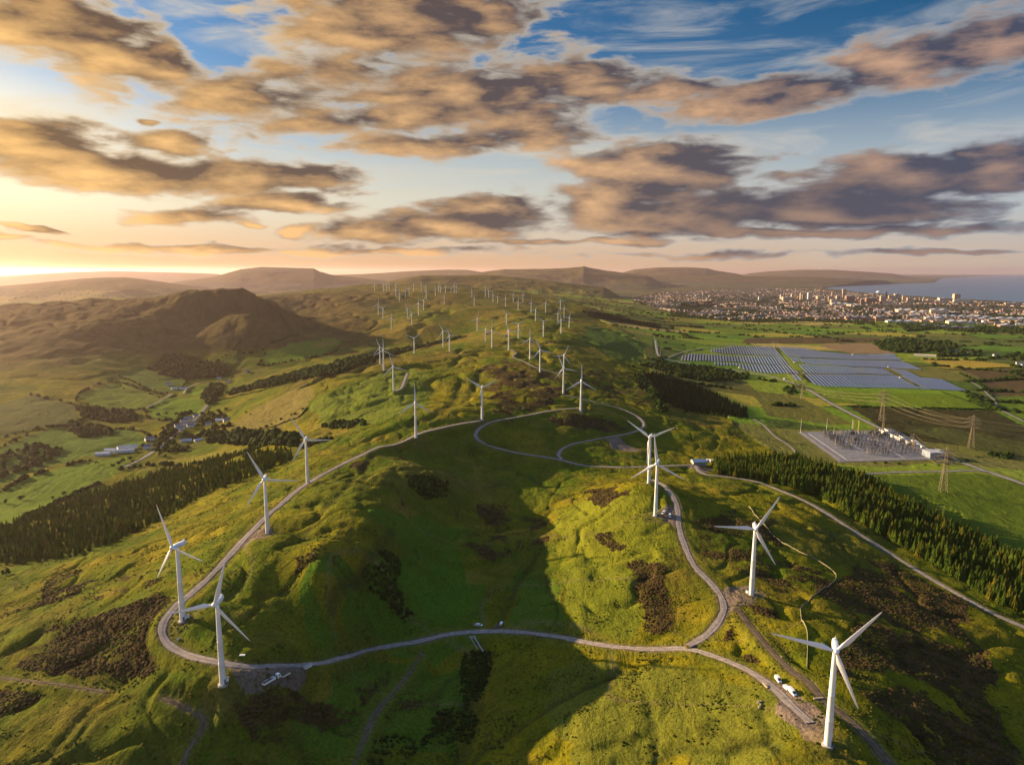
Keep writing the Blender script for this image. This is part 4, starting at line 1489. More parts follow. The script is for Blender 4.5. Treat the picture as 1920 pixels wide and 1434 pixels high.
HAM = [
    (194, 853, 22, 12, 's', "long white roofed farm shed at the left end of the valley farm"), (207, 846, 16, 11, 's', "white roofed shed behind the leftmost farm shed"), (223, 848, 15, 10, 's', "dull roofed shed in the middle of the valley farm"),
    (233, 841, 20, 11, 's', "pale long shed at the back of the valley farm"), (239, 847, 20, 12, 's', "wide pale shed at the front of the valley farm"), (250, 840, 14, 9, 's', "small pale shed at the right end of the valley farm"), (277, 841, 12, 8, 'h', "white house beside the lane right of the valley farm"),
    (281, 826, 15, 11, 'h', "tall white gabled house above the valley farm"), (346, 792, 13, 9, 'h', "white gabled house at the heart of the hamlet"), (354, 787, 15, 9, 'h', "grey roofed house at the top of the hamlet street"), (362, 796, 12, 8, 'h', "white house end on at the right of the hamlet"),
    (340, 806, 10, 8, 'h', "small white cottage at the foot of the hamlet"), (357, 801, 12, 8, 'h', "grey roofed house in the hamlet's lower row"), (366, 781, 8, 6, 'h', "tiny white cottage at the top of the hamlet"), (348, 797, 16, 9, 'h', "long slate roofed house in the hamlet's middle row"), (335, 801, 14, 9, 'h', "slate roofed house at the hamlet's left edge"),
    (415, 788, 20, 10, 's', "long pale barn right of the hamlet trees"), (425, 789, 12, 9, 'h', "white house at the right end of the pale barn"), (391, 797, 10, 8, 'h', "white cottage between hamlet and barn"), (349, 828, 18, 8, 's', "low pale shed below the hamlet"), (372, 827, 14, 7, 's', "small low shed right of the pale one below the hamlet"),
    (317, 722, 12, 8, 'h', "white house of the upper farm"), (327, 730, 14, 9, 's', "dark walled barn of the upper farm"), (343, 730, 16, 10, 's', "blue white barn of the upper farm"), (411, 711, 11, 9, 'h', "lone white gabled house by the valley wood"), (427, 717, 8, 12, 'h', "narrow white house at the wood's corner"), (464, 698, 11, 8, 'h', "farthest small white house up the valley"),
]
HAMPOS = []
for px, py, w_, l_, kd, lab in HAM:
    x, y, z = hit(px, py)
    r_ = math.hypot(x, y)
    for q in (0, 10, 20, 30, 40):
        HAMPOS.append((x * (1 - q / r_), y * (1 - q / r_), w_ * .5 + 7))

# broadleaf woods
woods = []
WOODS = [
    ([(1212, 686), (1262, 684), (1335, 691), (1402, 702), (1400, 712), (1330, 716), (1272, 707)], 9, 9),
    ([(425, 738), (500, 715), (600, 690), (705, 662), (705, 674), (640, 700), (560, 714), (480, 730), (430, 742)], 9, 10),
    ([(700, 662), (780, 650), (860, 632), (880, 630), (780, 656), (710, 672)], 9, 8),
    ([(278, 692), (310, 665), (350, 668), (430, 690), (436, 706), (350, 712), (300, 702)], 9, 9),
    ([(146, 765), (250, 772), (258, 790), (200, 792), (150, 780)], 8, 9),
    ([(118, 795), (200, 800), (212, 814), (150, 822)], 8, 9),
    ([(0, 850), (60, 832), (120, 842), (90, 868), (20, 890), (-10, 900)], 11, 7),
    ([(262, 838), (300, 812), (330, 790), (345, 770), (366, 772), (336, 812), (318, 836), (300, 846)], 12, 8),
    ([(365, 800), (385, 775), (420, 772), (432, 800), (400, 806), (380, 812)], 12, 8),
    ([(296, 846), (330, 830), (345, 815), (380, 815), (395, 830), (330, 850)], 12, 8),
    ([(380, 742), (400, 720), (420, 722), (410, 745), (388, 762)], 8, 10),
    ([(388, 812), (450, 808), (520, 815), (560, 820), (556, 832), (480, 836), (395, 832)], 8, 10),
    ([(600, 800), (640, 792), (690, 790), (690, 800), (640, 806)], 9, 6),
    ([(1640, 645), (1680, 636), (1720, 640), (1790, 645), (1790, 655), (1740, 660), (1690, 664), (1650, 655)], 14, 12),
    ([(1752, 662), (1800, 657), (1838, 660), (1836, 668), (1760, 670)], 14, 10),
    ([(1690, 612), (1760, 610), (1770, 616), (1700, 622)], 16, 12),
    ([(1880, 668), (1925, 664), (1925, 676), (1890, 676)], 15, 11),
    ([(1100, 700), (1105, 699), (1105, 701), (1100, 702)], 12, 6),
    ([(1640, 866), (1660, 864), (1662, 868), (1640, 869)], 8, 4),
    ([(1855, 850), (1900, 852), (1896, 862), (1850, 858)], 8, 5),
    ([(1190, 705), (1205, 700), (1250, 770), (1240, 776)], 9, 9),
    ([(700, 1040), (720, 1030), (742, 1045), (770, 1056), (790, 1064), (752, 1068), (742, 1092), (765, 1140), (775, 1152), (752, 1162), (722, 1130), (690, 1108), (678, 1080)], 2.3, 2.6),
    ([(760, 893), (800, 890), (842, 905), (838, 930), (800, 938), (770, 915)], 2.7, 2.4),
    ([(868, 1225), (915, 1215), (925, 1245), (905, 1300), (872, 1330), (862, 1290)], 2.4, 2.2),
    ([(820, 1330), (880, 1320), (900, 1350), (860, 1434), (800, 1440), (790, 1390)], 2.4, 1.9),
    ([(700, 1385), (770, 1375), (800, 1440), (680, 1440)], 3.2, 1.8),
    ([(1260, 585), (1400, 592), (1520, 597), (1640, 604), (1640, 608), (1500, 603), (1380, 604), (1260, 594)], 20, 9),
    ([(1680, 608), (1925, 616), (1925, 626), (1800, 622), (1690, 612)], 20, 11),
]
for px, sp_, hh in WOODS:
    p = scatter_in(px, sp_, .6)
    gap = fbm(p[:, 0], p[:, 1], 38, 2, 221) if len(p) else []
    for (x, y), g in zip(p, gap):
        if g < -.26 or any((x - hx) ** 2 + (y - hy) ** 2 < hr * hr for hx, hy, hr in HAMPOS):
            continue
        h = hh * rng.uniform(.55, 1.35) * (1 + .3 * g)
        woods.append((x, y, h * rng.uniform(.95, 1.5), h, int(rng.integers(6))))
for px, sp_, hh in [([(186, 906), (100, 945), (0, 994)], 7, 5), ([(250, 854), (160, 865), (60, 893), (0, 922)], 7, 6), ([(286, 824), (250, 806), (100, 800), (0, 840)], 9, 5), ([(312, 754), (262, 768), (170, 760), (146, 742), (215, 716), (300, 745)], 9, 4.5),
                    ([(380, 776), (330, 787), (284, 786), (272, 768)], 9, 5), ([(352, 714), (344, 724), (300, 738), (250, 716), (222, 704)], 9, 4.5), ([(412, 714), (412, 730), (378, 746)], 8, 6), ([(575, 765), (500, 800), (440, 812)], 10, 3.5),
                    ([(0, 822), (60, 805), (150, 790), (140, 760), (60, 740)], 10, 5), ([(500, 660), (492, 686), (600, 668), (640, 652)], 9, 6), ([(230, 880), (300, 872), (400, 866), (470, 846)], 9, 6), ([(470, 842), (560, 838), (620, 822)], 7, 7),
                    ([(440, 655), (470, 662), (520, 640), (560, 628)], 10, 6), ([(390, 690), (430, 660), (450, 640)], 9, 7), ([(1205, 706), (1228, 738), (1248, 770)], 6, 8), ([(1180, 690), (1230, 686), (1300, 700)], 10, 6), ([(1590, 763), (1700, 766), (1860, 769)], 9, 3),
                    ([(1862, 742), (1830, 716), (1800, 700)], 9, 5), ([(1640, 868), (1760, 872), (1850, 856)], 16, 3.5), ([(1100, 640), (1140, 668), (1180, 690)], 12, 4)]:
    for x, y in smooth_line(hitl(px), sp_):
        if rng.random() < .24 or any((x - hx) ** 2 + (y - hy) ** 2 < hr * hr for hx, hy, hr in HAMPOS):
            continue
        h = hh * rng.uniform(.5, 1.5)
        woods.append((x + rng.uniform(-2.5, 2.5), y + rng.uniform(-2.5, 2.5), h * rng.uniform(1.0, 1.9), h, int(rng.integers(6))))
# hedges along the field boundaries of the plain, town trees
sel = np.argwhere((BORDER < .05) & FARM & (GR > 1500) & (GR < 6800) & (GA > .1) & (fbm(X, Y, 300, 2, 211) > -.12) & (np.abs(GA) < R(40)) & ~SEA)
sel = sel[rng.choice(len(sel), min(4200, len(sel)), replace=False)]
SOLAR_KEEP = region([(1255, 640), (1465, 630), (1700, 655), (1840, 738), (1530, 732), (1400, 705), (1250, 680)], 0)
FIELD_KEEP = region([(1530, 732), (1790, 738), (1925, 800), (1925, 905), (1575, 890), (1480, 800), (1500, 745)], 0)
for j, i in sel:
    if SOLAR_KEEP[j, i] or FIELD_KEEP[j, i]:
        continue
    x, y = X[j, i] + rng.uniform(-4, 4), Y[j, i] + rng.uniform(-4, 4)
    h = rng.uniform(3.5, 9)
    woods.append((x, y, h * rng.uniform(1.1, 2.2), h, int(rng.integers(6))))
sel = np.argwhere(TOWN & (tn <= .05) & (GR < 10000))
sel = sel[rng.choice(len(sel), min(3200, len(sel)), replace=False)]
for j, i in sel:
    h = rng.uniform(6, 12)
    woods.append((X[j, i] + rng.uniform(-20, 20), Y[j, i] + rng.uniform(-20, 20), h * rng.uniform(1.2, 2.4), h, int(rng.integers(6))))
mass("woodland", woods, LUM, M['leaf'], "dark broadleaf woods, hedges and scrub massed along valley and plain", "woodland")

# single trees about the hamlet and the field edges
bro_mes = [mesh_np("crown", v, f, M['leaf'], smooth=False) for v, f in BRO]
singles = []
LONE = [(40, 938, 9), (12, 944, 8), (12, 1078, 7), (100, 936, 6), (70, 960, 6), (120, 928, 7), (275, 775, 8), (297, 780, 9), (312, 778, 9), (330, 780, 10), (318, 788, 8), (226, 725, 6), (232, 730, 6), (290, 733, 8), (398, 756, 9), (402, 742, 10), (392, 748, 8), (424, 770, 9), (462, 775, 6), (470, 779, 5), (222, 872, 9), (230, 868, 10), (244, 862, 8), (250, 868, 7), (300, 855, 9), (318, 850, 9), (310, 858, 7), (420, 690, 8), (466, 700, 8), (180, 870, 6), (212, 876, 8), (1345, 720, 7), (1358, 718, 6), (1470, 735, 5), (1495, 740, 6), (1640, 640, 10), (1580, 636, 9), (1740, 660, 9), (445, 655, 6), (520, 650, 7), (470, 660, 6), (1245, 738, 6), (1225, 740, 8), (1232, 750, 8), (1240, 758, 7), (1250, 765, 7), (1218, 732, 7), (385, 812, 8), (400, 818, 8), (418, 815, 8), (440, 814, 9), (460, 818, 8), (505, 822, 8), (530, 826, 7), (278, 832, 9), (290, 822, 9), (305, 806, 9), (372, 800, 9), (384, 790, 10), (410, 776, 12), (340, 822, 8), (360, 818, 8), (296, 842, 9)]
for px, py, h in LONE:
    singles.append((hit(px, py), h))
for k, ((x, y, z), h) in enumerate(singles):
    px = LONE[k][0]
    lab = ("round dark tree beside the green field at the left edge" if px < 140 else
           "leafy dark tree among the hamlet's houses and lane" if px < 560 and LONE[k][1] > 740 else
           "small dark tree on the far side of the left valley" if px < 560 else
           "yellow green tree in the line leading to the dark plantation" if px < 1260 else
           "small dark tree standing in the plain's fields")
    o = thing("broadleaf_tree", lab, "tree", (x, y, z - .3), rng.random() * 6.28, lab.split(" tree")[0] + " trees" + lab.split(" tree")[1])
    w = h * rng.uniform(1.15, 1.5)
    o.scale = (w, w, h)
    tk = put("trunk", trunk_me, o, sc=(1.4, 1.4, .62))
    put("crown", bro_mes[k % 5], o)

# ------------------------------------------------------------------ heather, rushes and grass tussocks of the near moor
cand = np.argwhere((GR < 1250) & (np.abs(GA) < R(42)) & (RD > 1.5) & ~farm & (Zf > 20))
prob = GR[cand[:, 0], cand[:, 1]] ** 1.25
hv = HEATH[cand[:, 0], cand[:, 1]]
clump = fbm(X[cand[:, 0], cand[:, 1]], Y[cand[:, 0], cand[:, 1]], 30, 3, 251)
prob = prob * np.where(hv > .5, 2.6, np.where(clump > .14, .75, .05))
prob /= prob.sum()
sel = cand[rng.choice(len(cand), 56000, replace=False, p=prob)]
nT = len(sel)
cx = X[sel[:, 0], sel[:, 1]] + rng.uniform(-1.5, 1.5, nT)
cy_ = Y[sel[:, 0], sel[:, 1]] + rng.uniform(-1.5, 1.5, nT)
cz = Zf[sel[:, 0], sel[:, 1]]
isH = HEATH[sel[:, 0], sel[:, 1]] > .5
wT = np.where(isH, rng.uniform(.7, 1.9, nT), rng.uniform(.45, 1.25, nT))
hT = np.where(isH, rng.uniform(.2, .55, nT), rng.uniform(.18, .45, nT))
ang_ = rng.uniform(0, 6.28, nT)
VV = np.zeros((nT, 9, 3), np.float32)
for k in range(6):
    q_ = rng.uniform(.75, 1.2, nT) * wT
    VV[:, k] = np.stack([cx + q_ * np.cos(ang_ + k * PI / 3), cy_ + q_ * np.sin(ang_ + k * PI / 3), cz - .25], -1)
for k in range(3):
    q_ = rng.uniform(.25, .6, nT) * wT
    VV[:, 6 + k] = np.stack([cx + q_ * np.cos(ang_ + k * 2.094 + .5), cy_ + q_ * np.sin(ang_ + k * 2.094 + .5), cz + hT * rng.uniform(.7, 1.2, nT)], -1)
tri = np.array([(0, 1, 6), (1, 2, 6), (2, 7, 6), (2, 3, 7), (3, 4, 7), (4, 8, 7), (4, 5, 8), (5, 0, 8), (0, 6, 8), (6, 7, 8)], np.int32)
FF = (tri[None] + (np.arange(nT) * 9)[:, None, None]).reshape(-1, 3)
me = mesh_np("moor_tussocks", VV.reshape(-1, 3), FF, M['heather'], smooth=False)
me.materials.append(M['rush'])
me.materials.append(M['tussock'])
mi_ = np.where(isH, np.where(rng.random(nT) < .8, 0, 1), np.where(rng.random(nT) < .3, 1, 2)).astype(np.int32)
me.polygons.foreach_set('material_index', np.repeat(mi_, 10))
tag(put("moor_tussocks", me), "heather bushes, rushes and grass tussocks over the near moor", "moor plants", kind='stuff')

# ------------------------------------------------------------------ stone wall, hedges
def wall_line(name, px, h, w, m_, label, cat, rough=.12, group=None):
    ln = smooth_line(hitl(px), 3.0)
    t = np.gradient(ln, axis=0)
    t /= np.linalg.norm(t, axis=1)[:, None] + 1e-9
    mb = MB()
    rings = []
    for (x, y), (tx, ty) in zip(ln, t):
        z = Zat(x, y)
        hh = h * (1 + random.uniform(-rough, rough))
        ww = w * (1 + random.uniform(-rough, rough))
        rings.append([(x - ty * q * ww + 0, y + tx * q * ww, z + u * hh - (.5 if u == 0 else 0)) for q, u in ((-.5, 0), (.5, 0), (.42, .8), (.15, 1.0), (-.15, 1.02), (-.42, .8))])
    mb.loft(rings)
    return tag(mb.build(name, m_), label, cat, group)


wall_line("stone_wall", [(1404, 950), (1425, 975), (1450, 1005), (1500, 1035), (1540, 1055), (1568, 1082), (1530, 1114), (1502, 1140), (1505, 1165), (1514, 1190), (1513, 1252)], .9, .5, M['stone'], "thin pale dry stone wall zigzagging down the dark heath", "wall")
HEDGES = [
    ([(186, 906), (140, 925), (100, 948), (0, 995)], "dark hedge below the bright green field at the left edge"),
    ([(240, 722), (262, 730), (290, 735), (305, 742)], "dark hedge across the upper valley field"),
    ([(384, 776), (378, 790)], "short hedge by the hamlet lane"),
    ([(390, 752), (440, 744), (500, 730), (560, 714)], "hedge line along the lower edge of the valley wood"),
    ([(470, 812), (520, 798), (560, 782), (575, 765)], "thin hedge climbing the golden slope"),
    ([(1590, 762), (1650, 764), (1860, 768)], "straight dark hedge between the bright green field and the brown field"),
    ([(1765, 735), (1800, 748), (1850, 768)], "hedge at the right end of the bright green field"),
    ([(1760, 691), (1800, 693), (1920, 689)], "long hedge below the golden yellow field"),
]
for px, lab in HEDGES:
    wall_line("hedge", px, 2.4, 3.0, M['leaf'], lab, "hedge", .4, "field hedges")

# ------------------------------------------------------------------ solar farm
ROWAZ = pix(1325, 513)[0]
rd = np.array((math.sin(ROWAZ), math.cos(ROWAZ)))
rn = np.array((rd[1], -rd[0]))
TIERS = [
    ("left block, farthest tier", [(1331.8, 656), (1374, 648.8), (1447, 650), (1465, 668.3), (1410.5, 665.6), (1365, 664.7), (1334, 660.5)]),
    ("left block, second tier", [(1275.6, 667.8), (1297.5, 662.8), (1334, 664.7), (1468.8, 669.3), (1479.8, 683.8), (1428.7, 682.9), (1386.8, 679.2), (1335.8, 677.4), (1275.6, 676.1)]),
    ("left block, nearest long tier", [(1335.8, 678.9), (1386.8, 682), (1430.6, 684.2), (1481.6, 684.8), (1496.2, 700.2), (1443.3, 700.2), (1416, 697.5), (1394, 693.3), (1385, 685.6), (1337.6, 684.4)]),
    ("left block, short corner tier", [(1483.4, 702), (1496, 702), (1505.3, 713.9), (1491.6, 713.3)]),
    ("right block, farthest tier", [(1456, 650.5), (1500, 652), (1535, 659), (1599, 664.7), (1672.5, 663.5), (1691, 675.8), (1595, 673.8), (1540, 671.3), (1478, 669.3)]),
    ("right block, second tier", [(1477, 671), (1540, 673.2), (1596, 675.6), (1692, 677.8), (1733, 693.7), (1650, 689.5), (1560, 684.8), (1512, 682.6), (1500, 678), (1485, 677.8)]),
    ("right block, upper middle tier", [(1493.7, 683.6), (1560, 686.3), (1656.5, 691), (1676, 703), (1508, 700)]),
    ("right block, lowest wide tier", [(1510, 701.8), (1679, 704.8), (1725, 729.5), (1620, 728), (1535, 724.3), (1523.5, 718.5)]),
    ("right block, far right corner", [(1670, 691.8), (1702, 696.2), (1727.5, 708.6), (1764, 711), (1811, 733.4), (1730, 730.4)]),
]
SPACING, PW, TILT = 9.0, 4.5, R(6)
n_rows = 0
for lab, px in TIERS:
    poly = [(p[0], p[1]) for p in hitl(px)]
    al = np.array([np.dot(p, rd) for p in poly])
    ac = np.array([np.dot(p, rn) for p in poly])
    c0 = math.ceil(ac.min() / SPACING) * SPACING
    while c0 < ac.max():
        xs = []
        for i in range(len(poly)):
            a0, a1 = ac[i], ac[(i + 1) % len(poly)]
            if (a0 > c0) != (a1 > c0):
                xs.append(al[i] + (al[(i + 1) % len(poly)] - al[i]) * (c0 - a0) / (a1 - a0))
        xs.sort()
        for s0, s1 in zip(xs[::2], xs[1::2]):
            ln_ = s1 - s0
            if ln_ < 9:
                continue
            mid = rn * c0 + rd * (s0 + s1) / 2
            p0, p1 = rn * c0 + rd * s0, rn * c0 + rd * s1
            z0, z1 = Zat(*p0), Zat(*p1)
            zm = max((z0 + z1) / 2, Zat(*mid))
            o = thing("solar_row", "long row of blue glass solar panels, " + lab, "solar panels", (mid[0], mid[1], zm), 0, "solar panel rows, " + lab)
            o.rotation_euler = (math.atan2(z1 - z0, ln_), 0, -ROWAZ)
            mb = MB()
            ct, st = math.cos(TILT), math.sin(TILT)
            for q in (1,):
                w2, l2, hz = PW / 2, ln_ / 2, .95
                top = [(-w2 * ct, -l2, hz - w2 * st), (w2 * ct, -l2, hz + w2 * st), (w2 * ct, l2, hz + w2 * st), (-w2 * ct, l2, hz - w2 * st)]
                bot = [(x, y, z - .12) for x, y, z in top]
                mb.add(top + bot, [(0, 1, 2, 3), (7, 6, 5, 4), (0, 4, 5, 1), (1, 5, 6, 2), (2, 6, 7, 3), (3, 7, 4, 0)])
            mb.build("panels", M['solar'], o)
            fb = MB()
            k_ = max(2, int(ln_ / 9))
            for k in range(k_):
                yy = -ln_ / 2 + (k + .5) * ln_ / k_
                fb.tube((0, yy, -.8), (0, yy, .82), .12, n=5)
            fb.tube((0, -ln_ / 2, .76), (0, ln_ / 2, .76), .06, n=5)
            fb.build("frame", M['steel'], o)
            n_rows += 1
        c0 += SPACING
print("solar rows", n_rows)


def cabin(name, label, cat, p, d, rz, wall, roof, gable=0.0, group=None, door=True, windows=2, chimney=False):
    """a small building: walls, roof, door, windows"""
    w, l, h = d
    o = thing(name, label, cat, (p[0], p[1], p[2]), rz, group)
    mb = MB()
    mb.box((0, 0, h / 2 - .4), (w, l, h + .8))
    if gable:
        mb.add([(-w / 2, -l / 2, h), (-w / 2, l / 2, h), (w / 2, -l / 2, h), (w / 2, l / 2, h), (-w / 2, 0, h + gable), (w / 2, 0, h + gable)], [(1, 0, 4), (2, 3, 5)])
    mb.build("wall", wall, o)
    rb_ = MB()
    e = .35
    if gable:
        sl = gable / (l / 2)
        t_ = .18
        for sgn in (-1, 1):
            y0, y1 = sgn * (l / 2 + e), 0
            z0, z1 = h - e * sl + .03, h + gable + .03
            a = [(-w / 2 - e, y0, z0), (w / 2 + e, y0, z0), (w / 2 + e, y1, z1), (-w / 2 - e, y1, z1)]
            if sgn > 0:
                a = a[::-1]
            b_ = [(q[0], q[1], q[2] + t_) for q in a]
            rb_.add(a + b_, [(3, 2, 1, 0), (4, 5, 6, 7), (0, 1, 5, 4), (1, 2, 6, 5), (2, 3, 7, 6), (3, 0, 4, 7)])
    else:
        rb_.box((0, 0, h + .15), (w + .4, l + .4, .3))
    rf = rb_.build("roof", roof, o)
    if chimney:
        cb = MB()
        cb.box((w * .36, 0, h + gable + .55), (.9, .7, 1.7))
        cb.build("chimney", M['concrete'], rf)
    if door:
        q = MB()
        q.box((w * .12, -l / 2 - .02, 1.05), (1.0, .1, 2.1))
        q.build("door", M['grey'], o)
    for k in range(windows):
        q = MB()
        x = -w / 2 + (k + .5) * w / windows * .72
        q.box((x, -l / 2 - .02, 1.7), (1.1, .1, 1.2))
        q.build("window", M['window'], o)
    return o


# inverter cabins in the solar farm
for k, (px, py) in enumerate([(1490, 680), (1599, 665.5), (1666, 689), (1688, 708.5), (1472, 711), (1387, 690)]):
    x, y, z = hit(px, py)
    cabin("inverter_cabin", ["small pale cabin on the aisle between the two solar blocks", "small cabin notched into the far edge of the solar rows", "small sunlit cabin at the top of the right aisle", "small pale cabin halfway down the right aisle", "small white cabin by the road below the left solar block", "tiny cabin at the stepped edge of the left solar block"][k], "cabin", (x, y, z), (7, 3.2, 3.0), .3, M['render'], M['tin'], door=False, windows=0)

# ------------------------------------------------------------------ pylons
def pylon(label, bx, by, topy, arm=10, rz=None, bw=.145):
    x, y, z = hit(bx, by)
    r = math.hypot(x, y)
    _, t = pix(bx, topy)
    H = CZ - r * t - z
    rz = -math.atan2(x, y) + .35 if rz is None else rz
    o = thing("pylon", label, "pylon", (x, y, z), rz, "steel lattice pylons")
    b0, b1, b2 = H * bw / 2, H * .030, H * .014
    zw = H * .60
    th = .12 + H * .0017
    mb = MB()

    def corner(zz):
        k = zz / zw
        h = b0 + (b1 - b0) * min(k, 1) if zz <= zw else b1 + (b2 - b1) * (zz - zw) / (H - zw)
        return [(-h, -h, zz), (h, -h, zz), (h, h, zz), (-h, h, zz)]
    lv = [0, H * .17, H * .31, H * .42, H * .51, zw, H * .68, H * .76, H * .84, H * .92, H]
    for a, b_ in zip(lv[:-1], lv[1:]):
        A, B = corner(a), corner(b_)
        for k in range(4):
            mb.tube(A[k], B[k], th, n=4, cap=False)
            mb.tube(A[k], B[(k + 1) % 4], th * .6, n=4, cap=False)
            mb.tube(A[(k + 1) % 4], B[k], th * .6, n=4, cap=False)
            mb.tube(B[k], B[(k + 1) % 4], th * .6, n=4, cap=False)
    mb.tube((0, 0, H), (0, 0, H + 1.5), th * .7, n=4)
    mb.build("lattice_body", M['steel'], o)
    tips = []
    ta = .38 + H * .0065
    for k, (f, aw) in enumerate(((.66, 1.0), (.79, 1.18), (.91, .85))):
        cb = MB()
        hz, w = H * f, arm * aw
        hb_ = b1 * .9
        for sgn in (-1, 1):
            tip = (sgn * w, 0, hz + .4)
            for yy in (-hb_, hb_):
                cb.tube((sgn * hb_, yy, hz), tip, ta * .6, n=4)
                cb.tube((sgn * hb_, yy, hz + H * .05), tip, ta * .6, n=4)
            for q in (.3, .6):
                cb.tube((sgn * (hb_ + (w - hb_) * q), hb_ * (1 - q), hz + .4 * q), (sgn * (hb_ + (w - hb_) * q), -hb_ * (1 - q), hz + .4 * q), ta * .5, n=4)
                cb.tube((sgn * (hb_ + (w - hb_) * q), 0, hz + .4 * q), (sgn * (hb_ + (w - hb_) * q), 0, hz + .4 * q + H * .05 * (1 - q)), ta * .5, n=4)
        ca = cb.build("cross_arm", M['steel'], o)
        for sgn in (-1, 1):
            ib = MB()
            ib.lathe([(.05, 0)] + [(.16 if q % 2 else .07, -.25 * q) for q in range(1, 9)] + [(.05, -2.3)], 8, (sgn * w, 0, hz + .3))
            ib.build("insulator", M['porcelain'], ca)
            lx, lz = sgn * w, hz - 2.0
            tips.append((x + lx * math.cos(rz), y + lx * math.sin(rz), z + lz))
    return tips, (x, y, z + H)


pA1, _ = pylon("steel lattice pylon catching the sun in the green field, nearest of all", 1768, 922, 838)
pA0, _ = pylon("small slim lattice pylon inside the substation's right edge", 1711, 842, 813, arm=5)
pB2, _ = pylon("tall lattice pylon in the dark brown field at right", 1820, 840, 778)
pB1, _ = pylon("tall lattice pylon in front of the solar farm, at the green field's edge", 1653, 789, 731)
pB0, _ = pylon("faint lattice pylon beside the road below the left solar block", 1503, 748, 718)
pBx, _ = pylon("tiny far lattice pylon on the aisle at the back of the solar farm", 1451.5, 651, 638, arm=10)
pC0, _ = pylon("narrow lattice pylon at the top corner of the substation yard", 1655, 812, 777, arm=4, bw=.11)


def wire(a, b_, sag, label, group, rad=.11):
    a, b_ = Vector(a), Vector(b_)
    ps = []
    for k in range(17):
        t = k / 16
        p = a.lerp(b_, t)
        p.z -= sag * 4 * t * (1 - t)
        ps.append(p)
    mb = MB()
    mb.polyline(ps, rad, 4)
    return tag(mb.build("power_cable", M['wire']), label, "cable", group)


def span(pa, pb, sag, label, group):
    for a, b_ in zip(pa, pb):
        wire(a, b_, sag, label, group)


out1 = [(p[0] + 300, p[1] - 215, p[2] - 4) for p in pA1]
out2 = [(p[0] + 420, p[1] - 250, p[2] - 4) for p in pB2]
span(pB1, pB2, 9, "one of the sunlit cables sagging from the solar farm pylon to the brown field", "cables over the brown field")
span(pB2, out2, 7, "one of the cables leaving the brown field pylon towards the right edge", "cables right of the brown field pylon")
span(pA1, out1, 7, "one of the cables leaving the nearest pylon over the green field", "cables over the near green field")
span(pA0, pA1, 4, "one of the cables between the substation's slim pylon and the nearest pylon", "cables from the substation")
span(pB0, pB1, 6, "one of the faint cables behind the substation joining two pylons", "cables below the solar farm")
span(pBx, pB0, 8, "one of the faint cables crossing over the solar panels", "cables over the solar farm")

# a line of poles by the plain road
for k, (px, py, ty) in enumerate([(1227, 642, 632), (1230, 650, 636), (1233, 660, 643), (1238, 668, 650), (1226, 634, 627)]):
    x, y, z = hit(px, py)
    r = math.hypot(x, y)
    H_ = CZ - r * pix(px, ty)[1] - z
    o = thing("power_pole", "pale pole, %s of the short row at the far end of the plain road" % ["second", "third", "fourth", "nearest", "farthest"][k], "pole", (x, y, z), 0, "poles at the plain road")
    q = MB()
    q.tube((0, 0, -.5), (0, 0, H_), .6, .35, 8)
    q.build("pole", M['concrete'], o)
    q = MB()
    q.box((0, 0, H_ * .92), (H_ * .22, .6, .6))
    q.build("cross_arm", M['steel'], o)

# ------------------------------------------------------------------ substation
SA, SB, SC, SD = [np.array(sub_w[k][:2]) for k in (0, 2, 3, 4)]
SB = np.array(sub_w[2][:2])


def yard(u, v):
    """u along the far edge (left to right), v from far to near"""
    p = (SA * (1 - u) + SB * u) * (1 - v) + (SD * (1 - u) + SC * u) * v
    return float(p[0]), float(p[1]), sub_z + .36


vdir = math.atan2((SD - SA)[1], (SD - SA)[0])
udir = math.atan2((SB - SA)[1], (SB - SA)[0])
# perimeter fence
fo = thing("perimeter_fence", "pale wire fence round the substation yard", "fence", (0, 0, 0))
ring_ = [yard(.02, .02), yard(.98, .02), yard(.98, .97), yard(.02, .97), yard(.02, .02)]
pb, rb_ = MB(), MB()
for a, b_ in zip(ring_[:-1], ring_[1:]):
    n = int(math.dist(a[:2], b_[:2]) / 4)
    for k in range(n):
        t = k / n
        pb.box((a[0] + (b_[0] - a[0]) * t, a[1] + (b_[1] - a[1]) * t, sub_z + 1.5), (.14, .14, 2.6))
    for hz in (.7, 1.3, 1.9, 2.5):
        rb_.tube((a[0], a[1], sub_z + .3 + hz), (b_[0], b_[1], sub_z + .3 + hz), .05, n=4)
pb.build("posts", M['concrete'], fo)
rb_.build("wires", M['steel'], fo)
# kerbs / service ways crossing the yard
for k, (u0, v0, u1, v1, lab) in enumerate([(.09, .06, .10, .95, "pale concrete service strip along the yard's left side"), (.30, .03, .37, .68, "pale concrete service strip left of the switchgear"), (.58, .03, .64, .95, "pale concrete service strip down the middle of the yard"), (.12, .95, .62, .95, "pale concrete strip along the yard's near side")]):
    a, b_ = yard(u0, v0), yard(u1, v1)
    mb = MB()
    mb.box(((a[0] + b_[0]) / 2, (a[1] + b_[1]) / 2, sub_z + .42), (math.dist(a[:2], b_[:2]), 2.0, .14), math.atan2(b_[1] - a[1], b_[0] - a[0]))
    tag(mb.build("service_strip", M['concrete']), lab, "path", kind='structure')
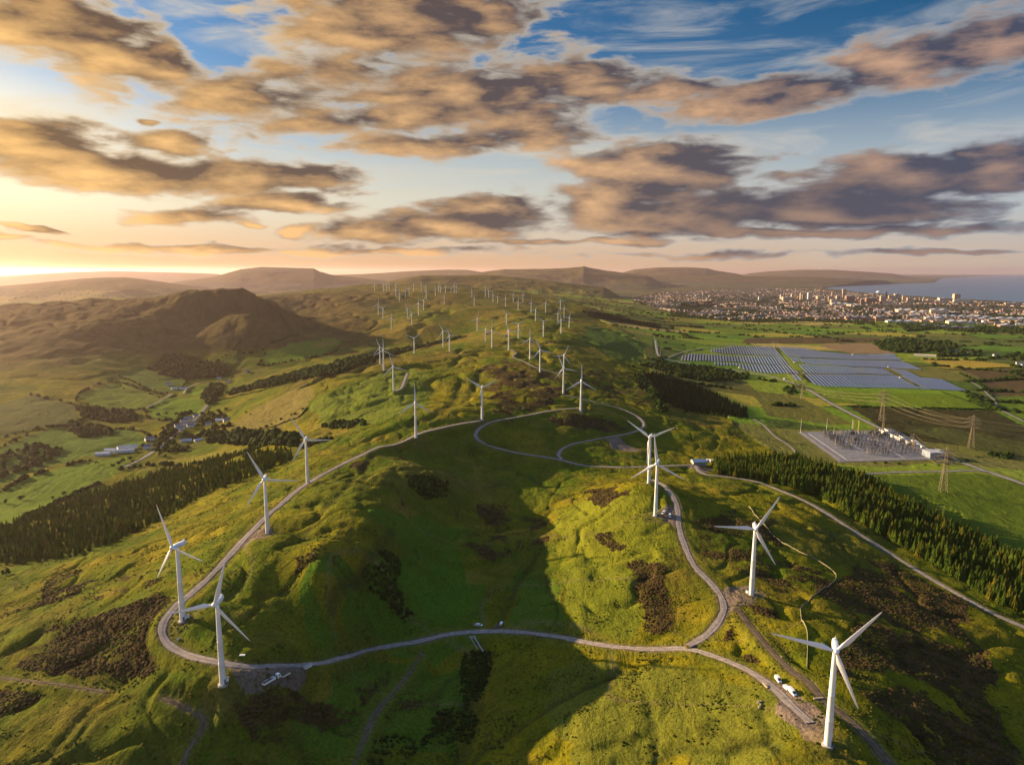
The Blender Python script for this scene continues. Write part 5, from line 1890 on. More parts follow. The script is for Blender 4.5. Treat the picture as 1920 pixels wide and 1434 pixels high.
# switchgear columns
proto = None
gr = [(.20, .30), (.38, .58), (.66, .86)]
cols = []
for u0, u1 in gr:
    nu = 7 if u0 < .6 else 6
    for i in range(nu):
        for j in range(11):
            u = u0 + (u1 - u0) * i / (nu - 1)
            v = .10 + .72 * j / 10
            if rng.random() < .10 or (u0 < .25 and v > .62):
                continue
            cols.append((u + rng.uniform(-.006, .006), v + rng.uniform(-.012, .012)))
for k, (u, v) in enumerate(cols):
    p = yard(u, v)
    lab = "grey insulator column on a steel stand in the substation's %s bank" % ("left" if u < .35 else "middle" if u < .62 else "right")
    if proto is None:
        o = thing("switchgear_column", lab, "insulator", p, 0, "switchgear columns, left bank")
        q = MB()
        for sx in (-.5, .5):
            for sy in (-.5, .5):
                q.tube((sx, sy, 0), (sx * .7, sy * .7, 2.8), .16, n=4)
        q.box((0, 0, 2.9), (1.4, 1.4, .2))
        q.build("stand", M['grey'], o)
        q = MB()
        q.lathe([(.28, 3.0)] + [(.52 if n_ % 2 else .34, 3.0 + .26 * n_) for n_ in range(1, 12)] + [(.16, 6.1), (.3, 6.2), (.3, 6.5), (.05, 6.6)], 8)
        q.build("insulator", M['porcelain'], o)
        q = MB()
        q.tube((-1.9, 0, 6.6), (1.9, 0, 6.6), .2, n=5)
        q.build("contact_arm", M['grey'], o)
        proto = o
    else:
        o = dup(proto, p, vdir + (PI / 2 if k % 3 else 0), lab)
        o['group'] = "switchgear columns, %s bank" % ("left" if u < .35 else "middle" if u < .62 else "right")
        s = rng.uniform(1.0, 1.5)
        o.scale = (s, s, s * rng.uniform(.8, 1.15))
# busbar gantries
for k, (u0, u1, v) in enumerate([(.18, .32, .2), (.18, .32, .5), (.36, .60, .15), (.36, .60, .45), (.36, .60, .78), (.64, .88, .25), (.64, .88, .6)]):
    a, b_ = yard(u0, v), yard(u1, v)
    o = thing("busbar_gantry", "grey steel gantry spanning the %s bank of switchgear, %s" % ("left" if u0 < .3 else "middle" if u0 < .6 else "right", ["farther of two", "nearer of two", "farthest of three", "second of three", "nearest of three", "farther of its two", "nearer of its two"][k]), "gantry", (0, 0, 0), 0, "busbar gantries")
    for p in (a, b_):
        q = MB()
        for sx, sy in ((-.6, -.6), (.6, -.6), (.6, .6), (-.6, .6)):
            q.tube((p[0] + sx, p[1] + sy, p[2]), (p[0] + sx * .5, p[1] + sy * .5, p[2] + 10), .13, n=4)
            for n_ in range(5):
                q.tube((p[0] + sx * (1 - .1 * n_), p[1] + sy * (1 - .1 * n_), p[2] + 2 * n_), (p[0] - sy * (.9 - .1 * n_), p[1] + sx * (.9 - .1 * n_), p[2] + 2 * n_ + 2), .07, n=4)
        q.build("leg", M['steel'], o)
    q = MB()
    q.tube((a[0], a[1], a[2] + 10), (b_[0], b_[1], b_[2] + 10), .22, n=4)
    q.tube((a[0], a[1], a[2] + 9), (b_[0], b_[1], b_[2] + 9), .16, n=4)
    q.build("beam", M['steel'], o)
# transformers
proto = None
for k, (u, v) in enumerate([(.69, .10), (.75, .12), (.72, .22), (.80, .16), (.50, .10), (.46, .30), (.86, .42), (.88, .55)]):
    p = yard(u, v)
    lab = "dark grey power transformer with radiators, " + ["farthest of the right bank", "second along the right bank", "in front of the farthest pair", "next to the yellowish wall", "at the far end of the middle bank", "half way down the middle bank", "by the long pale wall", "nearest along the pale wall"][k]
    if proto is None:
        o = thing("transformer", lab, "transformer", p, vdir, "power transformers")
        q = MB()
        q.box((0, 0, 2.6), (6.5, 3.6, 4.4))
        q.box((0, 0, 4.95), (6.9, 4.0, .3))
        q.box((0, 0, .2), (7.5, 4.6, .4))
        q.build("tank", M['grey'], o)
        for sgn in (-1, 1):
            q = MB()
            for n_ in range(9):
                q.box((-2.6 + .65 * n_, sgn * 2.7, 2.7), (.16, 1.5, 3.4))
            q.build("radiator", M['grey'], o)
        for n_ in range(3):
            q = MB()
            q.lathe([(.25, 5.1)] + [(.4 if w_ % 2 else .24, 5.1 + .25 * w_) for w_ in range(1, 8)] + [(.1, 7.0), (.1, 7.4)], 8, (-2 + 2 * n_, 0, 0))
            q.build("bushing", M['porcelain'], o)
        q = MB()
        q.tube((-2.4, 1.2, 6.3), (2.4, 1.2, 6.3), .7, n=10)
        q.build("oil_conservator", M['grey'], o)
        proto = o
    else:
        dup(proto, p, vdir + .02 * k, lab)
# lightning masts and the yellow portal
for k, (px, py, ty) in enumerate([(1501, 812, 785), (1549.5, 809, 785), (1597, 811, 785), (1562.5, 822, 799)]):
    x, y, z = hit(px, py)
    H_ = CZ - math.hypot(x, y) * pix(px, ty)[1] - z
    o = thing("lightning_mast", "slender pale mast at the substation, " + ["leftmost of the tall three", "middle one of the tall three", "rightmost of the tall three beside the yellow portal", "shorter one in front"][k], "mast", (x, y, sub_z + .3), 0, "lightning masts")
    q = MB()
    q.tube((0, 0, 0), (0, 0, H_), .42, .18, 8)
    q.build("pole", M['render'], o)
    q = MB()
    q.box((0, 0, .3), (1.6, 1.6, .6))
    q.build("footing", M['concrete'], o)
xa, ya, _ = hit(1599, 811)
xb, yb, _ = hit(1609, 811)
H_ = 22
o = thing("yellow_portal", "yellow steel portal frame at the far side of the substation", "gantry", (0, 0, 0))
for xx, yy in ((xa, ya), (xb, yb)):
    q = MB()
    for sx, sy in ((-.7, -.7), (.7, -.7), (.7, .7), (-.7, .7)):
        q.tube((xx + sx, yy + sy, sub_z), (xx + sx * .7, yy + sy * .7, sub_z + H_), .18, n=4)
        for n_ in range(8):
            q.tube((xx + sx, yy + sy, sub_z + n_ * 2.7), (xx - sy, yy + sx, sub_z + n_ * 2.7 + 2.7), .1, n=4)
    q.build("leg", M['yellow'], o)
q = MB()
for hz in (H_ - .2, H_ - 4):
    for s_ in (-.6, .6):
        q.tube((xa, ya + s_, sub_z + hz), (xb, yb + s_, sub_z + hz), .2, n=4)
q.build("beam", M['yellow'], o)
# buildings of the substation
x, y, z = yard(.93, .91)
o = cabin("control_building", "boxy blue grey control building with pale flat roof at the substation's near right corner", "building", (x, y, sub_z + .3), (26, 20, 8.5), udir, M['blue'], M['tin'], door=True, windows=6)
for k, (u, v, d, lab) in enumerate([(.90, .04, (26, 10, 4.5), "dark roofed low building beside the access road, farthest"), (.88, .14, (24, 12, 4), "dark flat roofed building in the middle of the substation's right side"), (.93, .30, (20, 9, 4), "small dark roofed building right of the long pale wall"), (.97, .44, (14, 6, 3.2), "pale hut next to the slim pylon"), (.96, .58, (18, 5, 3), "long pale hut by the access road")]):
    p = yard(u, v)
    cabin("switch_house", lab, "building", (p[0], p[1], sub_z + .3), d, vdir, M['render'], M['slate'] if k < 3 else M['tin'], windows=3)
for k, (v0, v1) in enumerate([(.02, .12), (.14, .24), (.26, .36), (.38, .48), (.50, .58)]):
    a, b_ = yard(.80 + .02 * k, v0), yard(.82 + .02 * k, v1)
    mb = MB()
    mb.box(((a[0] + b_[0]) / 2, (a[1] + b_[1]) / 2, sub_z + 2.6), (math.dist(a[:2], b_[:2]), 1.2, 4.8), math.atan2(b_[1] - a[1], b_[0] - a[0]))
    mb.box(((a[0] + b_[0]) / 2, (a[1] + b_[1]) / 2, sub_z + 5.1), (math.dist(a[:2], b_[:2]) + .3, 1.6, .25), math.atan2(b_[1] - a[1], b_[0] - a[0]))
    tag(mb.build("blast_wall", M['render']), "pale blast wall in the stepped line right of the transformers, %s from the far end" % ORD[k].replace("leftmost", "first"), "wall", "blast walls")

# ------------------------------------------------------------------ vehicles and small things
def wheel(parent, x, y, r=.38, w=.26):
    q = MB()
    q.tube((x, y - w / 2, r), (x, y + w / 2, r), r, n=14)
    o = q.build("wheel", M['tyre'], parent)
    q = MB()
    q.tube((x, y - w / 2 - .012, r), (x, y + w / 2 + .012, r), r * .55, n=12)
    q.build("rim", M['steel'], o)
    return o


def side_loft(prof, hw, inset=.1):
    """solid from a side profile (x, z): sides drawn in a little towards the top"""
    zmax = max(p[1] for p in prof)
    zmin = min(p[1] for p in prof)
    q = MB()
    a = [(x, -hw + inset * (z - zmin) / (zmax - zmin), z) for x, z in prof]
    b_ = [(x, hw - inset * (z - zmin) / (zmax - zmin), z) for x, z in prof]
    n = len(prof)
    q.add(a + b_, [tuple(range(n)), tuple(range(2 * n - 1, n - 1, -1))] + [(i, n + i, n + (i + 1) % n, (i + 1) % n) for i in range(n)])
    return q


def van(label, p, rz, L=6.0, pickup=False, group=None, name="van"):
    o = thing(name, label, "van" if not pickup else "pickup truck", p, rz, group)
    h = 2.5
    if not pickup:
        prof = [(-L / 2, .45), (L / 2, .45), (L / 2 + .05, .75), (L / 2 - .05, 1.15), (L / 2 - .85, 1.35), (L / 2 - 1.75, h - .1), (L / 2 - 2.1, h), (-L / 2 + .12, h), (-L / 2, h - .15)]
    else:
        h = 1.95
        prof = [(-L / 2, .5), (L / 2, .5), (L / 2 + .05, .8), (L / 2 - .05, 1.1), (L / 2 - 1.35, 1.22), (L / 2 - 1.95, h - .05), (L / 2 - 2.2, h), (-L / 2 + 2.2, h), (-L / 2 + 1.95, 1.2), (-L / 2, 1.2)]
    side_loft(prof, 1.0, .12).build("body", M['paint'], o)
    q = MB()
    if not pickup:
        x0, z0, x1, z1 = L / 2 - .9, 1.42, L / 2 - 1.68, h - .18
    else:
        x0, z0, x1, z1 = L / 2 - 1.36, 1.27, L / 2 - 1.9, h - .1
    q.add([(x0 + .04, -.86, z0 + .02), (x0 + .04, .86, z0 + .02), (x1 + .05, .80, z1 + .03), (x1 + .05, -.80, z1 + .03)], [(0, 1, 2, 3)])
    q.build("windscreen", M['glass'], o)
    for sgn in (-1, 1):
        q = MB()
        if not pickup:
            c_ = [(L / 2 - 1.25, 1.45), (L / 2 - 1.75, h - .3), (L / 2 - 2.6, h - .3), (L / 2 - 2.6, 1.45)]
        else:
            c_ = [(L / 2 - 1.5, 1.27), (L / 2 - 2.0, h - .14), (-L / 2 + 2.35, h - .14), (-L / 2 + 2.15, 1.27)]
        q.add([(x, sgn * 1.0 - sgn * (.12 * (z - .45) / (h - .45)) + sgn * .012, z) for x, z in c_], [(0, 1, 2, 3) if sgn < 0 else (3, 2, 1, 0)])
        q.build("side_window", M['glass'], o)
        q = MB()
        q.box((L / 2 - .02, sgn * .75, .92), (.12, .34, .2))
        q.build("headlight", M['tin'], o)
    for wx in (-L * .30, L * .32):
        for wy in (-.88, .88):
            wheel(o, wx, wy)
    if pickup:
        q = MB()
        q.box((-L / 2 + .98, 0, 1.22), (1.7, 1.5, .08))
        q.build("load_bed", M['tyre'], o)
    return o


def dirpx(p0, p1):
    a, b_ = hit(*p0), hit(*p1)
    return math.atan2(b_[1] - a[1], b_[0] - a[0])


def at(px, py, lift=.2):
    x, y, z = hit(px, py)
    return (x, y, Zat(x, y) + lift)


rz = dirpx((1478, 1293), (1494, 1306))
van("white van with dark windscreen parked nearer the biggest turbine", at(1485, 1300), rz, 6.6, group="white vans by the track")
van("shorter white van parked behind the long one beside the track", at(1459, 1277), dirpx((1452, 1270), (1466, 1284)), 5.2, group="white vans by the track")
van("white van parked left of the turning place on the bright hill", at(1244, 963), dirpx((1250, 956), (1240, 967)), 6, group="white vans by the track")
van("white and blue van at the edge of the track on the bright hill", at(1256, 969), dirpx((1255, 961), (1256.5, 975)), 6, group="white vans by the track")
o = van("white pickup truck with a red tail at the dip by the foreground track", at(896, 1173.5, .15), dirpx((886, 1173), (906, 1174)), 7.2, pickup=True, name="pickup_truck")
q = MB()
q.box((-3.0, 0, 1.3), (1.0, 2.06, 1.0))
q.build("red_locker", M['red'], o)


def trailer(label, p, rz, L, W_, load=None, sides=True):
    o = thing("trailer", label, "trailer", p, rz)
    q = MB()
    q.box((0, 0, .7), (L, W_, .16))
    q.tube((L / 2, -.3, .65), (L / 2 + 1.2, 0, .6), .06, n=5)
    q.tube((L / 2, .3, .65), (L / 2 + 1.2, 0, .6), .06, n=5)
    q.build("chassis", M['steel'], o)
    if sides:
        q = MB()
        for yy in (-W_ / 2, W_ / 2):
            q.box((0, yy, 1.05), (L, .1, .56))
        q.box((-L / 2 + .05, 0, 1.05), (.1, W_ - .12, .56))
        q.build("side_boards", M['paint'], o)
    if load:
        load(o)
    for wx in (-.5, .5):
        for yy in (-W_ / 2 - .05, W_ / 2 + .05):
            wheel(o, wx, yy, .34, .2)
    return o


# the truck at the lay-by
rz = dirpx((496, 1283), (524, 1271))
o = thing("flatbed_truck", "long white truck with rust red load parked at the lay-by below the left turbine", "truck", at(510, 1278), rz)
side_loft([(3.2, .6), (5.4, .6), (5.5, 1.0), (5.42, 1.9), (5.0, 2.9), (3.3, 3.0), (3.2, 2.9)], 1.2, .1).build("cab", M['paint'], o)
q = MB()
q.add([(5.46, -1.0, 1.95), (5.46, 1.0, 1.95), (5.08, .95, 2.82), (5.08, -.95, 2.82)], [(0, 1, 2, 3)])
q.build("windscreen", M['glass'], o)
for sgn in (-1, 1):
    q = MB()
    q.add([(x, sgn * 1.2 - sgn * .1 * (z - .6) / 2.4 + sgn * .012, z) for x, z in ((5.2, 1.9), (4.9, 2.7), (3.9, 2.7), (3.9, 1.9))], [(0, 1, 2, 3) if sgn < 0 else (3, 2, 1, 0)])
    q.build("side_window", M['glass'], o)
q = MB()
q.box((-.6, 0, .85), (10.6, 1.0, .3))
q.box((2.55, 0, 1.4), (.7, 2.2, 1.6))
q.build("chassis", M['tyre'], o)
q = MB()
q.box((-2.0, 0, 1.12), (8.0, 2.45, .2))
for yy in (-1.22, 1.22):
    q.box((-2.0, yy, 1.75), (8.0, .1, 1.1))
for xx in (-6.0, 2.0):
    q.box((xx, 0, 1.75), (.1, 2.34, 1.1))
q.build("bed", M['paint'], o)
q = MB()
for n_ in range(5):
    q.tube((-5.6, -.85 + .42 * n_, 1.62 + .2 * (n_ % 2)), (.4, -.85 + .42 * n_, 1.62 + .2 * (n_ % 2)), .3, n=7)
q.build("load", M['rust'], o)
for wx in (-5.0, -3.7, -2.4, 4.3):
    for wy in (-1.05, 1.05):
        wheel(o, wx, wy, .5, .34)
trailer("low white trailer frame ahead of the truck at the lay-by", at(536, 1267.5), dirpx((530, 1271), (543, 1264)), 5.2, 2.0)


def box_load(o):
    q = MB()
    q.box((0, 0, 1.5), (3.4, 1.9, 1.4))
    q.build("box_body", M['paint'], o)


trailer("white box trailer beside the dirt spur in the dip", at(940, 1172), dirpx((938, 1176), (943, 1164)), 3.8, 1.9, box_load, sides=False)
trailer("small pale generator trailer behind the long white van", at(1474, 1293), dirpx((1478, 1296), (1469, 1290)), 2.6, 1.6, lambda o: box_load(o), sides=False)

# other small things
def beam_thing(name, label, cat, a, b_, w, h, m_):
    pa, pb_ = at(*a, 0), at(*b_, 0)
    mb = MB()
    L = math.dist(pa[:2], pb_[:2])
    for k in range(3):
        rz_ = math.atan2(pb_[1] - pa[1], pb_[0] - pa[0])
        off = (k - 1) * w * .36
        mb.box(((pa[0] + pb_[0]) / 2 - math.sin(rz_) * off, (pa[1] + pb_[1]) / 2 + math.cos(rz_) * off, max(pa[2], pb_[2]) + h * (.5 + .12 * (k == 1))), (L * (1 - .06 * k), w * .33, h), rz_)
    return tag(mb.build(name, m_), label, cat)


beam_thing("timber_stack", "pale stack of planks left of the track opposite the vans", "planks", (1430, 1282.5), (1439.5, 1290), 1.0, .5, M['timber'])
beam_thing("timber_pile", "pale timber pile lying between the vans and the dirt track", "planks", (1525, 1310), (1544, 1309), .9, .5, M['timber'])
beam_thing("site_board", "small white board lying inside the track bend near the left turbine", "board", (449, 1228), (460, 1228.5), 1.4, .35, M['paint'])
o = thing("skip_container", "pale open skip at the end of the lay-by", "skip", at(577, 1252), dirpx((571, 1253), (583, 1251)))
q = MB()
a = [(-2.2, -.9, .1), (2.2, -.9, .1), (2.2, .9, .1), (-2.2, .9, .1), (-2.9, -1.0, 1.5), (2.9, -1.0, 1.5), (2.9, 1.0, 1.5), (-2.9, 1.0, 1.5)]
q.add(a, [(3, 2, 1, 0), (0, 1, 5, 4), (1, 2, 6, 5), (2, 3, 7, 6), (3, 0, 4, 7)])
q.add([(x * .94, y * .9, z + .06) for x, y, z in a[:4]] + [(x * .95, y * .9, z) for x, y, z in a[4:]], [(0, 1, 2, 3), (4, 5, 1, 0), (5, 6, 2, 1), (6, 7, 3, 2), (7, 4, 0, 3)])
q.build("shell", M['render'], o)
q = MB()
q.box((0, 0, .75), (4.2, 1.5, .8))
q.build("fill", M['concrete'], o)
# culvert bridge in the gully
a, b_ = at(886, 1196, 0), at(902, 1222, 0)
o = thing("culvert_pipe", "pair of pale pipes running down the gully below the foreground track", "pipe", (0, 0, 0))
for k in (-1, 1):
    q = MB()
    q.tube((a[0] + 1.5 * k, a[1], a[2] + .6), (b_[0] + 1.5 * k, b_[1], b_[2] + .6), .45 if k > 0 else .25, n=10)
    q.build("pipe", M['tin'], o)
q = MB()
q.box((a[0], a[1], a[2] + .6), (5, .6, 1.8), 0)
q.build("headwall", M['concrete'], o)
# rocks by the track
for k, (px, py, s) in enumerate([(1423, 1318, 1.3), (1427, 1322, 1.0), (1424, 1327, 1.1), (1428, 1315, .8), (1466, 1232, .9)]):
    x, y, z = at(px, py, 0)
    r_ = random.Random(300 + k)
    q = MB()
    rings = []
    for t in range(5):
        th = -PI / 2 + PI * (t + .4) / 4.8
        rings.append([(s * math.cos(th) * math.cos(j * PI / 4) * r_.uniform(.75, 1.2), s * math.cos(th) * math.sin(j * PI / 4) * r_.uniform(.75, 1.2), s * .7 * math.sin(th) + s * .35) for j in range(8)])
    q.loft(rings)
    o = q.build("boulder", M['stone'])
    o.location = (x, y, z)
    tag(o, ["largest pale boulder of the heap left of the vans", "second pale boulder in the heap left of the vans", "lowest pale boulder in the heap left of the vans", "smallest boulder at the top of the heap left of the vans", "lone pale boulder in the heath near the stone wall"][k], "rock", "boulders")
# transformer cabinets at the feet of turbines
for k, (px, py, lab) in enumerate([(425, 1276, "small white cabinet at the foot of the lay-by turbine"), (352, 1158, "small white cabinet at the foot of the hairpin turbine"), (1402, 1111, "small pale cabinet at the foot of the turbine above the junction"), (334, 1199, "tiny white marker box inside the hairpin bend")]):
    x, y, z = at(px, py, 0)
    s = 1 if k < 3 else .6
    o = thing("cabinet", lab, "cabinet", (x, y, z), .4)
    q = MB()
    q.box((0, 0, 1.0 * s), (2.2 * s, 1.6 * s, 2.0 * s))
    q.build("housing", M['paint'], o)
    q = MB()
    q.box((0, 0, 2.08 * s), (2.5 * s, 1.9 * s, .16))
    q.build("lid", M['grey'], o)
# site office
x, y, z = at(1310, 870.5, 0)
o = cabin("site_building", "grey farm style building with pale roof at the top of the right plantation", "building", (x, y, z), (19, 12, 5), .1, M['concrete'], M['tin'], gable=2.6, windows=4)
for k, (px, py) in enumerate([(1324.5, 865.5), (1328.5, 865), (1334.5, 866)]):
    x, y, z = at(px, py, 0)
    cabin("site_cabin", "white portable cabin beside the grey building, %s" % ["leftmost of three", "middle of three", "rightmost of three"][k], "cabin", (x, y, z), (5.5, 3, 3), .2, M['render'], M['render'], windows=1)
for k, (px, py, w) in enumerate([(1318.5, 871, 5.2)]):
    van("white van parked against the grey building", at(px, py), 1.2, 5.4, group="white vans by the track")
# fingerpost marks at the field corner
# ------------------------------------------------------------------ the hamlet in the left valley
for k, (px, py, w, l, kd, lab) in enumerate(HAM):
    x, y, z = hit(px, py)
    z = min(Zat(x + dx, y + dy) for dx in (-4, 4) for dy in (-4, 4)) + .2
    az_ = -math.atan2(x, y)
    cabin("house" if kd == 'h' else "barn", lab, "house" if kd == 'h' else "barn", (x, y, z), (w * 1.15, l, 5.8 if kd == 'h' else 4.4), az_ + rng.uniform(-.5, .5), M['render'], (M['slate'] if kd == 'h' else M['tin']), gable=3.0 if kd == 'h' else 1.6, windows=3 if kd == 'h' else 0, chimney=kd == 'h', door=True)
# farm cluster on the plain
for k, (px, py, w) in enumerate([(1800, 663, 16), (1808, 661, 14), (1818, 664, 13), (1790, 661, 12), (1795, 666, 14), (1867, 668, 18), (1912, 683, 20), (1917, 687, 14)]):
    x, y, z = hit(px, py)
    cabin("house", ["white house in the farm cluster above the yellow field, far left one", "white gabled house at the back of the farm cluster", "rightmost white house of the farm cluster", "white house half hidden by trees in the farm cluster", "front white house of the farm cluster", "lone cream house right of the farm cluster", "sunlit house at the tip of the yellow field", "low house just below the tip of the yellow field"][k], "house", (x, y, z), (w, 9, 5.5), rng.uniform(-.5, .5), M['render'], M['slate'], gable=3, windows=2, chimney=True)
x, y, z = hit(1734, 668)
cabin("barn", "very long low cream barn above the yellow field", "barn", (x, y, z), (66, 12, 5), -.55, M['render'], M['tan'], gable=2, windows=0)

# ------------------------------------------------------------------ the town
def block(px, top, base, wpx, label, m_, name="tower_block", spire=False, flat=None, group="tower blocks of the town"):
    x, y, z = hit(px, base)
    r = math.hypot(x, y)
    H_ = max(CZ - r * pix(px, top)[1] - z, 8)
    W_ = wpx / F * r
    D_ = W_ * (.8 if flat is None else flat)
    o = thing(name, label, "building", (x, y, z), -math.atan2(x, y) + rng.uniform(.1, .45), group)
    q = MB()
    q.box((0, 0, H_ / 2 - 2), (W_, D_, H_ + 4))
    q.build("wall", m_, o)
    q = MB()
    q.box((0, 0, H_ + .8), (W_ * 1.02, D_ * 1.02, 1.6))
    q.box((W_ * .1, 0, H_ + 3), (W_ * .35, D_ * .4, 3.4))
    if spire:
        q.tube((0, 0, H_), (0, 0, H_ * 1.9), W_ * .45, .2, 8)
    q.build("roof", M['concrete'], o)
    q = MB()
    nf = int(min(max(H_ / 7, 2), 14))
    for k in range(nf):
        zc = (k + .55) * H_ / nf
        for sgn in (-1, 1):
            q.box((0, sgn * (D_ / 2 + .05), zc), (W_ * .88, .3, H_ / nf * .34))
            q.box((sgn * (W_ / 2 + .05), 0, zc), (.3, D_ * .8, H_ / nf * .34))
    q.build("window_bands", M['window'], o)
    return o


def c6(X_, Y_):
    return 1560 + X_ * .1875, 520 + Y_ * .1875


def c5(X_, Y_):
    return 1240 + X_ * .1771, 520 + Y_ * .1771


TOW = []
for X_, t_, b_, w_, lab, m_ in [
    (118, 118, 205, 30, "tall slim brown tower at the waterfront, leftmost of the bay front", 'tan'), (533, 142, 238, 15, "dark slim tower with mast against the bay", 'grey'), (505, 188, 240, 42, "sunlit tan block in front of the dark slim tower", 'tan'),
    (645, 166, 215, 40, "square tan block right of the dark slim tower", 'tan'), (722, 186, 243, 34, "tan tower block near the middle of the shore", 'tan'), (773, 204, 245, 40, "shorter tan block beside the middle shore tower", 'tan'), (1240, 168, 236, 48, "broad tall tower block standing alone at the right of the shore", 'tan'),
    (1268, 224, 250, 80, "low cream block at the foot of the lone shore tower", 'render'), (915, 212, 238, 14, "pointed church spire near the shore", 'render'), (595, 182, 218, 50, "tan slab behind the square tan block", 'tan'), (300, 218, 275, 28, "narrow brick tower in the town's middle", 'brick'),
    (385, 302, 345, 40, "red brick mill tower in front of the town", 'brick'), (62, 186, 216, 32, "pale block left of the tall brown tower", 'render'), (175, 186, 238, 70, "broad brick block right of the tall brown tower", 'brick'), (390, 206, 255, 90, "big red brick hall in the town's centre", 'brick'), (1115, 206, 234, 78, "cream hall near the lone shore tower", 'render'), (1355, 236, 250, 40, "small cream block right of the lone shore tower", 'render'), (1760, 256, 282, 46, "cream block at the far right of the shore", 'tan'), (1825, 256, 282, 50, "second cream block at the far right of the shore", 'tan'), (640, 240, 262, 30, "small white block below the square tan block", 'render'), (820, 225, 246, 26, "small cream block beside the middle shore pair", 'render')]:
    (px, t), (_, b2_) = c6(X_, t_), c6(X_, b_)
    block(px, t, b2_, w_ * .1875, lab, M[m_], spire="spire" in lab, name="church" if "spire" in lab else "tower_block")
for X_, t_, b_, w_, lab, m_ in [
    (1045, 206, 243, 35, "cream tower block at the left of the town", 'render'), (1270, 186, 232, 24, "slim cream tower in the town's left half", 'render'), (1330, 208, 242, 90, "long tan slab in the town's left half", 'tan'), (1385, 176, 226, 24, "slim tan tower behind the long tan slab", 'tan'), (1475, 166, 243, 18, "narrow tan tower left of the pair", 'tan'),
    (1503, 178, 243, 30, "tan tower left of the tallest of the town's left half", 'tan'), (1567, 160, 232, 36, "tallest pale tower of the town's left half", 'render'), (1680, 200, 232, 60, "cream stepped block with small tower", 'tan'), (1810, 155, 215, 15, "slim tower rising behind the golden blocks", 'tan'), (1790, 200, 248, 42, "golden block below the slim tower", 'tan'), (1818, 236, 288, 50, "sunlit golden block at the front of the centre", 'tan'), (1872, 196, 232, 38, "golden block beside the bay front", 'tan'),
    (370, 186, 206, 24, "small bright block in the far left suburb", 'render'), (440, 166, 192, 14, "slim spire in the far left suburb", 'render'), (522, 186, 212, 36, "cream block in the far left suburb", 'tan')]:
    (px, t), (_, b2_) = c5(X_, t_), c5(X_, b_)
    block(px, t, b2_, w_ * .1771, lab, M[m_], spire="spire" in lab, name="church" if "spire" in lab else "tower_block")
# waterfront dome
x, y, z = hit(1647, 550)
q = MB()
q.lathe([(95, 0), (92, 30), (78, 60), (52, 82), (22, 94), (1, 97)], 24)
o = q.build("dome", M['dish'], smooth=True)
o.location = (x, y, z)
o.scale = (.42, .42, .42)
tag(o, "white dome by the bay left of the dark slim tower", "dome")

for k, (X_, t_, b_, w_, m_, lab) in enumerate([
    (1075, 312, 368, 130, 'tan', "largest cream factory hall standing tall among the sheds"), (1200, 350, 360, 100, 'tin', "low white shed right of the largest hall"), (1310, 384, 405, 400, 'tin', "very long blue white warehouse roof"), (740, 320, 352, 120, 'tan', "cream factory front left of the sheds"), (880, 342, 362, 110, 'tin', "grey white shed beside the cream factory"), (830, 378, 396, 100, 'tan', "sunlit low shed in the middle of the industrial strip"),
    (1030, 398, 432, 140, 'tan', "sunlit stepped sheds below the largest hall"), (1270, 435, 466, 150, 'tan', "long tan warehouse in the front row"), (1400, 455, 467, 120, 'render', "thin white shed in the front row"), (1580, 412, 432, 150, 'brick', "pinkish works right of the long warehouse"), (1810, 406, 428, 210, 'tin', "wide white warehouse at the right edge"), (1760, 476, 502, 110, 'brick', "brick and white store near the right edge, front"), (700, 432, 452, 230, 'render', "bright white sheds left of the front row"), (260, 386, 430, 200, 'slate', "large grey mill roofs at the left of the industrial strip"), (500, 384, 440, 100, 'slate', "dark grey works beside the mill roofs"), (1000, 482, 502, 200, 'slate', "long dim grey shed nearest the fields"), (1250, 492, 518, 260, 'slate', "row of dim grey sheds nearest the fields, right part"), (90, 258, 282, 150, 'tan', "golden terrace below the bay front towers"), (240, 270, 292, 90, 'tan', "golden block below the brick tower"), (480, 334, 346, 100, 'render', "white strip building in the park"), (590, 352, 366, 80, 'tan', "cream strip building below the park"), (1450, 392, 402, 90, 'tin', "small pale shed right of the long roof"), (1530, 430, 460, 24, 'render', "white silo block among the right hand sheds"), (1880, 462, 478, 60, 'tin', "pale shed at the extreme right")]):
    (px, t), (_, b2_) = c6(X_, t_), c6(X_, b_)
    x, y, z = hit(px, b2_)
    r = math.hypot(x, y)
    W_ = w_ * .1875 / F * r
    vis = (b2_ - t) / F * r * 1.0
    H_ = min(max(vis * .6, 7), 24 if k else 40)
    D_ = min(max(vis * .55 * r / CZ * .5, 25), 150)
    o = thing("warehouse", lab, "warehouse", (x, y, z), -math.atan2(x, y) + rng.uniform(.05, .3), "warehouses of the town")
    q = MB()
    q.box((0, D_ / 2, H_ / 2 - 2), (W_, D_, H_ + 4))
    q.build("wall", M['tan' if m_ in ('tan',) else 'render' if m_ in ('tin', 'render') else 'brick'], o)
    q = MB()
    nb_ = max(1, int(W_ / 45))
    for n_ in range(nb_):
        xc = -W_ / 2 + (n_ + .5) * W_ / nb_
        hw = W_ / nb_ / 2
        q.add([(xc - hw, -.8, H_), (xc + hw, -.8, H_), (xc, -.8, H_ + hw * .22), (xc - hw, D_ + .8, H_), (xc + hw, D_ + .8, H_), (xc, D_ + .8, H_ + hw * .22)], [(0, 1, 2), (5, 4, 3), (0, 2, 5, 3), (2, 1, 4, 5), (0, 3, 4, 1)])
    q.build("roof", M['slate' if m_ == 'slate' else 'tin'], o)
    q = MB()
    for n_ in range(max(2, int(W_ / 16))):
        q.box((-W_ / 2 + 8 + 16 * n_, -.1, H_ * .35), (5, .3, H_ * .5))
    q.build("loading_doors", M['grey'], o)


